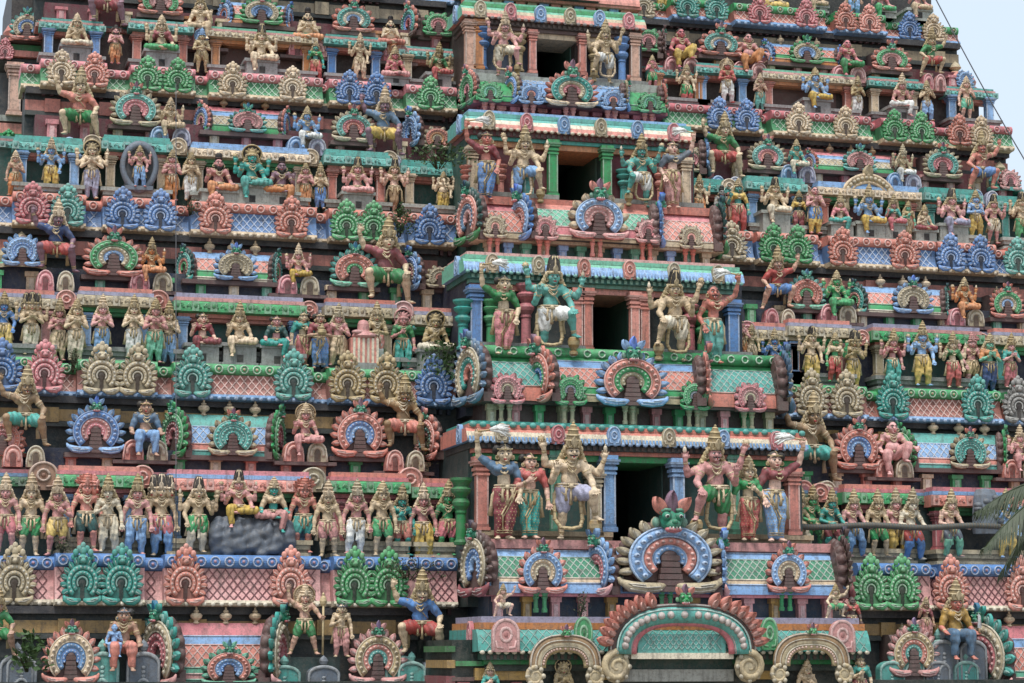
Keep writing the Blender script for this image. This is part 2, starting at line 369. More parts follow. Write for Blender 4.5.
HS = 1.13
def shoulder(p, s, rear): return p['C'] + (s * .125 * (1 if not p['fem'] else .92), .02 if rear else 0, .045 - (.01 if rear else 0))
def hip(p, s): return p['P'] + (s * .06, -.005, -.02)
def hand(S_, w, d, s, vox):
    d = np.array(d, float); d /= np.linalg.norm(d); n = V3(0, -1, 0) - d * (-d[1])
    if np.linalg.norm(n) < .2: n = V3(0, 0, 1) - d * d[2]
    n /= np.linalg.norm(n); q = np.cross(d, n)
    pe = w + d * .045
    S_.rc(w, pe, .021, .026)
    S_.rc(pe - q * .016, pe + q * .016, .016, .016)
    L = (.046, .056, .052, .040)
    for i in range(4):
        o = (i - 1.5) * .0165; b = pe + q * o; m = b + d * L[i] * .55 + n * .002 + q * o * .25; e = m + d * L[i] * .45 + n * .014 + q * o * .2
        S_.rc(b, m, .0092, .0088, .004); S_.rc(m, e, .0088, .0075, .004)
    th = w + d * .018 - q * s * .018
    S_.rc(th, th - q * s * .022 + d * .018 + n * .006, .0105, .009, .006); S_.rc(th - q * s * .022 + d * .018 + n * .006, th - q * s * .026 + d * .038 + n * .014, .009, .008, .004)

def body_mesh(nm):
    p = POSE[nm]
    if 'body' in p['cache']: return p['cache']['body']
    S_ = SDF(p['vox'], .022); P, Cc, H, g = p['P'], p['C'], p['H'], p['fat']; fem = p['fem']
    W = lerp(P, Cc, .48)
    # head
    hv = lambda *a: H + HS * np.array(a, float)
    hr = lambda *a: tuple(HS * q for q in a)
    S_.el(H, hr(.060, .070, .078)); S_.el(hv(0, -.018, -.045), hr(.040, .045, .034))
    S_.rc(hv(0, -.066, .008), hv(0, -.084, -.016), .008, .015, .008)
    S_.rc(hv(-.012, -.068, -.042), hv(.012, -.068, -.042), .008, .008, .006)
    S_.el(hv(0, -.062, -.066), hr(.017, .014, .012), .01)
    for s in (-1, 1):
        S_.el(hv(s * .034, -.044, -.018), hr(.022, .022, .024)); S_.el(hv(s * .063, .006, -.004), hr(.010, .02, .03), .006)
        S_.rc(hv(s*.012, -.066, .026), hv(s*.042, -.052, .026), .009, .007, .01)
    if p['trunk']:
        S_.chain([H + (0, -.05, -.01), H + (0, -.11, -.07), H + (.01, -.13, -.16), H + (.03, -.13, -.22), H + (.07, -.14, -.23)], [.034, .028, .022, .018, .014])
        for s in (-1, 1): S_.el(H + (s * .115, .015, -.01), (.06, .016, .075))
    S_.rc(H + (0, .01, -.05), Cc + (0, 0, .06), .034, .042)
    # trunk
    S_.el(Cc + (0, .01, .01), (.118 * g, .072 * g, .085)); S_.rc(Cc + (-.10, .005, .05), Cc + (.10, .005, .05), .042, .042)
    S_.el(W, ((.082 if not fem else .07) * g, .062 * g, .10)); S_.el(P + (0, .005, 0), (.102 * g, .078 * g, .07))
    if p['belly']: S_.el(lerp(P, Cc, .4) + (0, -.035, 0), (.10 + .02 * p['belly'], .08 + .015 * p['belly'], .095))
    for s in (-1, 1):
        if fem: S_.el(Cc + (s * .052, -.068, .008), (.047, .046, .046), .012)
        else: S_.el(Cc + (s * .05, -.048, .018), (.05, .032, .038), .012)
    S_.el(lerp(P, Cc, .30) + (0, -.05, 0), (.05, .02, .03))
    for (s, e, w, d, rear) in p['arms']:
        sh = shoulder(p, s, rear); e, w = np.array(e), np.array(w)
        S_.el(sh, (.046, .045, .046)); S_.rc(sh, lerp(sh, e, .5), .038 * g, .037 * g); S_.rc(lerp(sh, e, .5), e, .037 * g, .028 * g)
        S_.rc(e, lerp(e, w, .35), .030 * g, .030 * g); S_.rc(lerp(e, w, .35), w, .030 * g, .019); hand(S_, w, d, s, p['vox'])
    for (s, kn, an, td) in p['legs']:
        h = hip(p, s); kn, an = np.array(kn), np.array(an); td = np.array(td, float); td /= np.linalg.norm(td)
        S_.rc(h, lerp(h, kn, .5), .073 * g, .062 * g); S_.rc(lerp(h, kn, .5), kn, .062 * g, .043 * g)
        S_.el(kn + (0, -.012, 0), (.034, .03, .036)); S_.rc(kn, lerp(kn, an, .3) + (0, .012, 0), .042 * g, .045 * g)
        S_.rc(lerp(kn, an, .3) + (0, .012, 0), an, .045 * g, .026)
        q = np.cross(td, (0, 0, 1)); q /= np.linalg.norm(q) + 1e-9
        S_.rc(an + (0, 0, -.025), an + td * .07 + (0, 0, -.033), .025, .021)
        for i in range(5):
            b = an + td * .07 + q * (i - 2) * .013 + (0, 0, -.034); S_.rc(b, b + td * (.032 - abs(i - 1.5) * .004), .0095, .0085, .005)
    if p['tail']:
        S_.rc(P + (0, 0, -.02), P + (0, -.02, -.25), .10, .075); S_.rc(P + (0, -.02, -.25), P + (0, 0, -.5), .075, .03)
    p['cache']['body'] = S_.build('body_' + nm); return p['cache']['body']

def cloth_mesh(nm, kind):
    p = POSE[nm]; key = 'cloth_' + kind
    if key in p['cache']: return p['cache'][key]
    S_ = SDF(p['vox'] * 1.05, .03); P, g = p['P'], p['fat']; e = .013
    S_.el(P + (0, .005, -.005), (.102 * g + e, .078 * g + e, .07 + e))
    ends = []
    if p['tail']:
        S_.rc(P + (0, 0, -.02), P + (0, -.02, -.25), .10 + e, .075 + e); S_.rc(P + (0, -.02, -.25), P + (0, 0, -.49), .075 + e, .028)
    for (s, kn, an, td) in p['legs']:
        h = hip(p, s); kn, an = np.array(kn), np.array(an)
        if kind == 'short':
            m = lerp(h, kn, .78); S_.rc(h, lerp(h, kn, .5), .073 * g + e, .063 * g + e); S_.rc(lerp(h, kn, .5), m, .063 * g + e, .05 * g + e * 1.3)
        elif kind == 'sari':
            S_.rc(h, lerp(h, kn, .5), .073 * g + e, .060 * g + e * .8); S_.rc(lerp(h, kn, .5), kn, .060 * g + e * .8, .044 * g + e * .5)
            S_.rc(kn, lerp(kn, an, .3), .044 * g + e * .5, .045 * g + e * .5); S_.rc(lerp(kn, an, .3), lerp(kn, an, .97), .045 * g + e * .5, .034 + e * .5)
        else:
            S_.rc(h, lerp(h, kn, .5), .073 * g + e, .062 * g + e); S_.rc(lerp(h, kn, .5), kn, .062 * g + e, .044 * g + e)
            S_.rc(kn, lerp(kn, an, .3), .044 * g + e, .046 * g + e); S_.rc(lerp(kn, an, .3), lerp(kn, an, .97), .046 * g + e, .033 + e)
        ends.append((h, kn, an))
    if kind == 'sari' and len(ends) == 2:
        (h0, k0, a0), (h1, k1, a1) = ends
        for t in (.35, .65):
            S_.rc(lerp(h0, h1, t), lerp(k0, k1, t), .05, .026); S_.rc(lerp(k0, k1, t), lerp(a0, a1, t) + (0, .0, 0), .026, .018)
    if kind in ('long', 'sari') and not p['sit'] and not p['tail']:      # pleated front fall
        S_.rc(P + (0, -.075, -.03), P + (0, -.075, -.30 if kind == 'long' else -.44), .014, .02 if kind == 'long' else .026, .012)
    def disp(X, Y, Z):
        if kind == 'short': return .0045 * np.sin(95 * X + 40 * Z)
        return .0055 * np.sin(80 * X + 25 * Y - 14 * Z) + .002 * np.sin(48 * Z + 20 * X)
    p['cache'][key] = S_.build(key + '_' + nm, disp); return p['cache'][key]

def blouse_mesh(nm, full):
    p = POSE[nm]; key = 'blouse%d' % full
    if key in p['cache']: return p['cache'][key]
    S_ = SDF(p['vox'], .02); P, Cc, g, fem = p['P'], p['C'], p['fat'], p['fem']; e = .008; W = lerp(P, Cc, .48)
    S_.el(Cc + (0, .01, .0), (.118 * g + e, .072 * g + e, .078)); S_.rc(Cc + (-.09, .005, .04), Cc + (.09, .005, .04), .04 + e, .04 + e)
    for s in (-1, 1):
        if fem: S_.el(Cc + (s * .052, -.068, .008), (.047 + e, .046 + e, .044 + e), .012)
        else: S_.el(Cc + (s * .05, -.048, .018), (.05 + e, .032 + e, .038 + e), .012)
    if full: S_.el(W, (.082 * g + e, .062 * g + e, .10)); S_.el(lerp(P, Cc, .30) + (0, -.05, 0), (.05 + e, .02 + e, .03))
    for (s, el, w, d, rear) in p['arms']:
        if rear: continue
        sh = shoulder(p, s, rear); el = np.array(el)
        S_.el(sh, (.046 + e, .045 + e, .046 + e)); S_.rc(sh, lerp(sh, el, .5), .038 * g + e, .037 * g + e); S_.rc(lerp(sh, el, .5), lerp(sh, el, .85), .037 * g + e, .031 * g + e)
    p['cache'][key] = S_.build('blouse_' + nm, lambda X, Y, Z: .002 * np.sin(70 * Z + 50 * X)); return p['cache'][key]

def border_mesh(nm):
    p = POSE[nm]
    if 'border' in p['cache']: return p['cache']['border']
    from mathutils.bvhtree import BVHTree
    g = cloth_mesh(nm, 'sari'); bv = BVHTree.FromPolygons([v.co[:] for v in g.vertices], [f.vertices[:] for f in g.polygons]); m = MB(); P = p['P']
    def hit(x, z):
        h = bv.ray_cast(Vector((x, -1, z)), Vector((0, 1, 0)))[0]; return h
    def strip(pts, r):
        q = [hit(x, z) for x, z in pts]; q = [v + Vector((0, -.004, 0)) for v in q if v is not None]
        if len(q) > 1: m.tube(q, r, n=5)
    x0, z0 = P[0], P[2]
    strip([(x0 + .085 - .15 * t, z0 + .03 - .30 * t ** .9) for t in [i / 14 for i in range(15)]], .011); strip([(x0 + .098 - .15 * t, z0 + .0 - .31 * t ** .9) for t in [i / 14 for i in range(15)]], .006)
    strip([(x0 - .05 + .02 * t, z0 - .26 - .18 * t) for t in [i / 8 for i in range(9)]], .010)
    for zz in (.075, .10): strip([(x0 - .10 + .20 * i / 24, zz) for i in range(25)], .006)
    r = random.Random(4)
    for i in range(13):
        for j in range(7):
            h = hit(x0 - .105 + .035 * j + (.0175 if i % 2 else 0), z0 - .02 - .035 * i)
            if h is not None: m.ell(h, (.0068, .004, .0068), (1, .95, .8), nu=6, nv=4)
    p['cache']['border'] = m.mesh('sari_border_' + nm); return p['cache']['border']
def jewel_mesh(nm):
    p = POSE[nm]
    if 'jewel' in p['cache']: return p['cache']['jewel']
    P, Cc, H, g, fem = p['P'], p['C'], p['H'], p['fat'], p['fem']; k = (1, 1, 1); d_ = (.55, .5, .45); out = []; m = MB()
    # belt of beads with a lion clasp and hanging tassels
    N = 22
    for row, (rx, ry, dz, rr) in enumerate(((.108 * g, .086 * g, .055, .014), (.114 * g, .09 * g, .028, .012))):
        m.tube([P + (rx * math.cos(a), .005 + ry * math.sin(a), dz) for a in [2 * math.pi * i / N for i in range(N + 1)]], rr, k if row else d_, n=6)
        for i in range(N):
            a = math.pi + math.pi * (i + .5) / N; m.ell(P + (rx * 1.08 * math.cos(a), .005 + ry * 1.1 * math.sin(a), dz), (.011, .011, .011), k, .12, nu=6, nv=4)
    m.ell(P + (0, -.098 * g, .035), (.026, .02, .026), k, .1)
    if not p['sit']:
        for x, l in ((-.05, .11), (0, .15), (.05, .11)):
            m.tube([P + (x, -.095, .02), P + (x * 1.1, -.10, -l * .5), P + (x, -.095, -l)], [.012, .013, .02], k, n=6)
            m.ell(P + (x, -.095, -l), (.022, .014, .02), d_)
        for s in (-1, 1):       # looped side scarves
            m.tube([P + (s * .10 * g, -.04, .03), P + (s * .145 * g, -.03, -.05), P + (s * .15, -.01, -.16), P + (s * .165, .01, -.27)], [.014, .02, .022, .034], k, n=6, flat=(1, .5))
            m.tube([P + (s * .03, -.095, .01), P + (s * .07, -.10, -.055), P + (s * .115 * g, -.055, .005)], .009, k, n=5)
    out.append(('belt', m.mesh('belt'))); m = MB()
    # necklaces
    def U(w, drop, yy, r, n=13, top=.085):
        pts = []
        for i in range(n):
            t = -1 + 2 * i / (n - 1); pts.append(Cc + (t * w, -.02 - yy * (1 - t * t) ** .6, top - drop * (1 - t * t) ** .8))
        m.tube(pts, r, k, n=6)
        for q in pts[1:-1]: m.ell(q + (0, -.006, 0), (r * 1.25,) * 3, k, .1, nu=6, nv=4)
    fy = .02 if fem else 0
    U(.05, .035, .055, .0085); U(.07, .075, .066 + fy, .0085); U(.075, .135, .075 + fy * 1.4, .0075)
    m.ell(Cc + (0, -.098 - fy, -.045), (.017, .012, .02), k, .1)
    if not fem: m.tube([Cc + (-.10, -.03, .075), Cc + (-.03, -.088, .0), Cc + (.05, -.075, -.09), Cc + (.10, -.02, -.15)], .0065, k, n=5)
    for s in (-1, 1): m.tube([H + HS * V3(s * .072 + .017 * math.cos(a), -.006, -.032 + .02 * math.sin(a)) for a in [i * math.pi / 4 for i in range(9)]], .0085, k, n=5)
    out.append(('necklace', m.mesh('necklace')))
    for (s, e, w, dd, rear) in p['arms']:
        m = MB(); sh = shoulder(p, s, rear); e, w = np.array(e), np.array(w)
        def ring(a, b, t, r, wd=.012):
            q = lerp(a, b, t); dv = (np.array(b) - a); dv = dv / np.linalg.norm(dv)
            m.tube([q - dv * wd, q - dv * wd * .3, q + dv * wd * .3, q + dv * wd], [r * .94, r * 1.06, r * 1.06, r * .94], k, n=9, up=Vector((.3, -.8, .5)))
        ring(sh, e, .45, .043 * g); ring(sh, e, .62, .039 * g, .007); ring(e, w, .82, .027, .011); ring(e, w, .95, .025, .006)
        out.append(('bangles', m.mesh('bangles'))); m = MB()
        if not rear:
            for i in range(4): m.ell(sh + (s * .022, -.012 + .012 * (i - 1.5), .034 - .01 * i), (.022, .018, .012), k)
        else:      # emblem held in the raised hand
            dv = np.array(dd, float); dv /= np.linalg.norm(dv); q = w + dv * .09
            if s < 0:
                m.tube([q + (0, .012, .02), q + (0, -.012, .02)], .034, k, n=12, up=Vector((1, 0, 0)))
                for i in range(8): m.ell(q + (.036 * math.cos(i * .785), 0, .02 + .036 * math.sin(i * .785)), (.01, .01, .01), k, nu=6, nv=4)
            else:
                m.ell(q + (0, 0, .022), (.022, .02, .04), k, .3); m.ell(q + (0, 0, .06), (.009, .009, .016), k, .3)
        out.append(('emblem' if rear else 'epaulet', m.mesh('emblem' if rear else 'epaulet')))
    for (s, kn, an, td) in p['legs']:
        m = MB(); kn, an = np.array(kn), np.array(an)
        for t, r in ((.86, .034), (.95, .032)):
            q = lerp(kn, an, t); dv = an - kn; dv = dv / np.linalg.norm(dv)
            m.tube([q - dv * .008, q + dv * .008], r, k, n=9, up=Vector((.3, -.8, .5)))
        out.append(('anklet', m.mesh('anklet')))
    p['cache']['jewel'] = out; return p['cache']['jewel']

# crowns and faces live in the head's own frame (head centre = origin)
CROWN = {}; CTOP = dict(kirita=.285, karanda=.215, jata=.235, bun=.10, ascetic=.175, halo=.215, fan=.205, flame=.20, cap=.09, diadem=.25)
def hairlobes(m, k):
    for s in (-1, 1):
        for i in range(4):
            m.ell((s * (.072 + .016 * i), .025 + .004 * i, -.01 - .036 * i), (.034, .026, .040), k)
        m.ell((s * .076, -.012, .022), (.022, .014, .03), k, .1)
def crown_mesh(kind):
    if kind in CROWN: return CROWN[kind]
    m = MB(); k = (1, 1, 1); d = (.62, .58, .5); B = (.03, .03, .035)
    def stack(prof):
        m.lathe(prof, k, n=14, c=(0, .006, 0), cols=[k if i % 3 else d for i in range(len(prof))])
    def beads(r, z, n=12, s=.010):
        for i in range(n): m.ell((r * math.cos(i * 6.283 / n), .006 + r * math.sin(i * 6.283 / n), z), (s, s, s), k, .18, nu=6, nv=4)
    if kind in ('kirita', 'diadem'):
        stack([(.068, .028), (.079, .036), (.079, .058), (.068, .066), (.070, .10), (.076, .106), (.066, .118), (.060, .15), (.066, .156), (.054, .168), (.047, .20), (.052, .206), (.038, .218), (.028, .24), (.031, .248), (.012, .262), (.014, .274), (0, .285)] if kind == 'kirita'
              else [(.066, .03), (.078, .036), (.078, .056), (.066, .064), (.058, .10), (.044, .14), (.03, .19), (.02, .215), (.024, .225), (0, .25)])
        beads(.08, .047); beads(.072, .106, 10, .009); beads(.062, .156, 9, .008)
        m.leaf((0, .05), math.pi / 2, .10, .032, .014, k, .1, y=-.076); hairlobes(m, k)
        for s in (-1, 1): m.leaf((s * .045, .05), math.pi / 2 - s * .3, .065, .022, .012, k, .05, y=-.058)
    elif kind in ('karanda', 'halo', 'flame'):
        stack([(.068, .028), (.079, .036), (.079, .056), (.066, .066), (.07, .09), (.058, .105), (.060, .125), (.046, .14), (.047, .158), (.03, .172), (.03, .185), (.012, .195), (0, .215)])
        beads(.08, .046); beads(.07, .09, 10); m.leaf((0, .05), math.pi / 2, .08, .03, .014, k, .1, y=-.076); hairlobes(m, k)
        if kind == 'halo':
            m.tube([(0, .045, .03), (0, .065, .03)], [.15, .155], k, n=24, up=Vector((1, 0, 0)))
            m.tube([(.15 * math.cos(a), .04, .03 + .15 * math.sin(a)) for a in [i * .2618 for i in range(25)]], .014, d, n=6)
            for i in range(24): m.ell((.12 * math.cos(i * .2618), .042, .03 + .12 * math.sin(i * .2618)), (.012, .01, .012), k, .15, nu=6, nv=4)
        if kind == 'flame':
            for i in range(9): a = .35 + i * .305; m.leaf((.06 * math.cos(a), .05 + .05 * math.sin(a)), a, .10, .03, .02, k, y=.03)
    elif kind == 'jata':
        m.lathe([(.07, .02), (.078, .05), (.074, .10), (.066, .15), (.055, .20), (.03, .228), (0, .236)], B, n=14, c=(0, .01, 0))
        m.lathe([(.070, .026), (.082, .036), (.082, .056), (.072, .064)], k, n=14, c=(0, .006, 0)); beads(.082, .046)
        for s in (-1, 0, 1): m.tube([(s * .055, -.065 + abs(s) * .03, .05), (s * .045, -.058 + abs(s) * .028, .13), (s * .02, -.03, .22)], .009, k, n=5)
        m.leaf((0, .05), math.pi / 2, .08, .028, .014, k, .1, y=-.076); hairlobes(m, k)
    elif kind == 'bun':
        m.ell((0, .030, .016), (.070, .064, .080), B); m.ell((-.075, .03, .035), (.045, .04, .048), B)
        m.tube([(.069 * math.cos(a), .004 + .07 * math.sin(a), .05) for a in [math.pi + i * math.pi / 10 for i in range(11)]], .008, k, n=5)
        m.ell((0, -.072, .055), (.012, .008, .014), k); m.tube([(0, -.07, .055), (0, -.045, .085), (0, 0, .096)], .006, k, n=5)
        for s in (-1, 1): m.ell((s * .072, -.005, -.03), (.012, .012, .018), k)
    elif kind == 'ascetic':
        m.ell((0, .02, .015), (.069, .066, .078), B); m.lathe([(.05, .07), (.056, .10), (.05, .15), (.03, .17), (0, .175)], B, n=12, c=(0, .015, 0))
        m.lathe([(.055, .078), (.058, .088), (.055, .096)], d, n=12, c=(0, .015, 0))
        m.ell((0, -.055, -.075), (.042, .028, .05), B); m.ell((0, -.062, -.118), (.024, .018, .036), B)
        for s in (-1, 1): m.ell((s * .05, -.028, -.045), (.02, .03, .045), B)
    elif kind == 'fan':
        m.tube([(0, .035, .06), (0, .055, .06)], [.125, .13], B, n=24, up=Vector((1, 0, 0)))
        m.tube([(.135 * math.cos(a), .035, .06 + .135 * math.sin(a)) for a in [-.7 + i * .2 for i in range(24)]], .013, k, n=6)
        m.lathe([(.070, .026), (.082, .036), (.08, .06), (.06, .07), (.055, .11), (.03, .13), (0, .15)], k, n=14, c=(0, .006, 0)); beads(.082, .046)
        for i in range(5): a = .5 + i * .535; m.leaf((.05 * math.cos(a), .06 + .03 * math.sin(a)), a, .07, .02, .012, k, y=-.02)
        hairlobes(m, k)
    elif kind == 'cap':
        m.ell((0, .02, .014), (.068, .066, .080), B)
    CROWN[kind] = m.mesh('crown_' + kind); return CROWN[kind]
FACE = {}
def face_mesh(kind):
    if kind in FACE: return FACE[kind]
    m = MB(); K = (.012, .012, .014)
    for s in (-1, 1):
        m.ell((s * .027, -.0600, .006), (.0155, .0085, .0075), (.62, .59, .53)); m.ell((s * .026, -.0668, .0055), (.0072, .0045, .0070), K, nu=8)
        m.tube([(s * .012, -.068, .014), (s * .028, -.066, .0155), (s * .045, -.054, .009)], .0032, K, n=5)
        m.tube([(s * .010, -.071, .032), (s * .028, -.064, .039), (s * .047, -.050, .030)], [.004, .006, .003], K, n=5)
    m.ell((0, -.0755, -.0395), (.019, .008, .0055), (.42, .03, .03)); m.ell((0, -.0745, -.0475), (.015, .008, .0055), (.45, .04, .04))
    if kind == 'fierce':
        for s in (-1, 1): m.tube([(s * .003, -.080, -.030), (s * .028, -.068, -.031), (s * .05, -.05, -.016)], [.006, .008, .003], K, n=5)
        for s in (-1, 1): m.ell((s * .013, -.079, -.048), (.004, .004, .008), (.8, .8, .75), nu=6, nv=4)
    if kind == 'mark':
        m.tube([(0, -.072, .03), (0, -.069, .055)], .004, (.5, .03, .02), n=5)
        for s in (-1, 1): m.tube([(s * .007, -.070, .032), (s * .010, -.066, .056)], .0028, (.8, .8, .76), n=5)
    FACE[kind] = m.mesh('face_' + kind); return FACE[kind]
HEADM = {}
def head_only():
    if 'h' in HEADM: return HEADM['h']
    S_ = SDF(.008, .02); S_.el((0, 0, 0), (.060, .070, .078)); S_.el((0, -.018, -.045), (.040, .045, .034)); S_.rc((0, -.066, .008), (0, -.084, -.016), .007, .013, .008)
    HEADM['h'] = S_.build('side_head'); return HEADM['h']
_small = {}
def cached(key, fn):
    if key not in _small: _small[key] = fn()
    return _small[key]
def whisk_mesh():
    m = MB(); m.tube([(0, 0, 0), (.16, -.01, .03)], .013, (.42, .30, .14), n=6)
    r = random.Random(3)
    for i in range(22):
        a = r.uniform(-.32, .32); l = r.uniform(.13, .27); q = r.uniform(-.5, .5)
        m.tube([(.15, -.01, .03), (.15 + l * .5 * math.cos(a), -.01 + q * .05, .05 + l * .5 * math.sin(a)), (.15 + l * math.cos(a * 1.1), q * .08, .02 + l * math.sin(a))], [.02, .022, .006], (.78, .78, .74), n=5)
    return m.mesh('fly_whisk')
def club_mesh():
    m = MB(); m.lathe([(.035, 0), (.05, .02), (.05, .05), (.03, .07), (.05, .10), (.068, .14), (.072, .19), (.06, .225), (.045, .24), (0, .25)], (1, 1, 1), n=12, cols=[(.7, .6, .45), (1, 1, 1)] * 6)
    return m.mesh('club')
def loop_mesh():        # garland that hangs in a big loop to the knees
    m = MB(); pts = [(-.16, .0, .58), (-.19, -.03, .38), (-.19, -.06, .22), (-.13, -.10, .13), (-.02, -.12, .12), (.07, -.11, .14), (.10, -.08, .22), (.085, -.07, .36), (.06, -.08, .50)]
    P_ = []
    for i in range(len(pts) - 1):
        for t in (0, .5): P_.append(lerp(pts[i], pts[i + 1], t))
    m.tube(P_ + [pts[-1]], .021, (1, 1, 1), n=7)
    for q in P_: m.ell(q, (.027, .027, .013), (.72, .68, .6), nu=8, nv=5)
    return m.mesh('garland')
def staff_mesh():
    m = MB(); m.tube([(0, 0, 0), (0, -.02, .80)], .018, (1, 1, 1), n=8); m.lathe([(.02, .78), (.05, .82), (.06, .87), (.045, .93), (.02, .96), (.025, .98), (0, 1.02)], (1, 1, 1), n=12)
    return m.mesh('staff')
def knife_mesh():
    m = MB(); m.tube([(0, 0, -.03), (0, 0, .05)], .014, (.3, .2, .1), n=6); m.add([(-.02, 0, .05), (.03, 0, .05), (.02, 0, .2), (-.012, 0, .24), (-.02, .012, .05), (.03, .012, .05), (.02, .012, .2), (-.012, .012, .24)], [(0, 1, 2, 3), (7, 6, 5, 4), (0, 4, 5, 1), (1, 5, 6, 2), (2, 6, 7, 3), (3, 7, 4, 0)], (.6, .6, .6))
    return m.mesh('knife')
def pot_mesh():
    m = MB(); m.lathe([(.0, 0), (.05, .01), (.08, .05), (.07, .10), (.035, .12), (.05, .14), (.03, .16), (.02, .2), (0, .22)], (1, 1, 1), n=12); return m.mesh('pot')
def flute_rod():
    m = MB(); m.tube([(-.06, 0, 0), (.24, -.02, -.01)], .011, (1, 1, 1), n=7); return m.mesh('flute')
def stone_frame():       # hollow oval stone the four-armed figure stands inside
    m = MB(); N = 28; vs = []; fs = []
    prof = [(.98, .12), (1.0, .02), (.93, -.05), (.76, -.06), (.70, .0), (.66, .10)]
    for i in range(N):
        a = 2 * math.pi * i / N
        for (q, y) in prof:
            zz = math.sin(a); xx = math.cos(a); z = zz * .66 * q if zz > 0 else zz * .66 * q; x = xx * .40 * q * (1 - .12 * max(0, -zz))
            vs.append((x, y + .05, .56 + z))
    n = len(prof)
    for i in range(N):
        for k in range(n - 1):
            a = i * n + k; b = ((i + 1) % N) * n + k; fs.append((a, b, b + 1, a + 1))
    m.add(vs, fs, (1, 1, 1), 0, True)
    m.bx(-.30, .30, .06, .2, .02, 1.1, (.12, .13, .14)); m.box((0, .08, .03), (.28, .12, .05), (1, 1, 1))
    return m.mesh('stone_aureole')
def bench(): pass
# ------------------------------------------------------------------ where everything stands
W = [-2.0, 0.0, 2.0, 3.75, 5.25, 6.45, 7.4]          # wall plane of each storey, stepping back as it climbs
BAY = 1.5
AX = 2.3                                             # the tower's axis
def plane(row):
    k = int(row[1]); t = row[0]
    return {'S': W[k] - .66, 'B': W[k] - BAY - .72, 'P': W[k] - 1.42, 'N': W[k] - BAY - 1.5, 'M': W[0] - BAY - .26}[t]
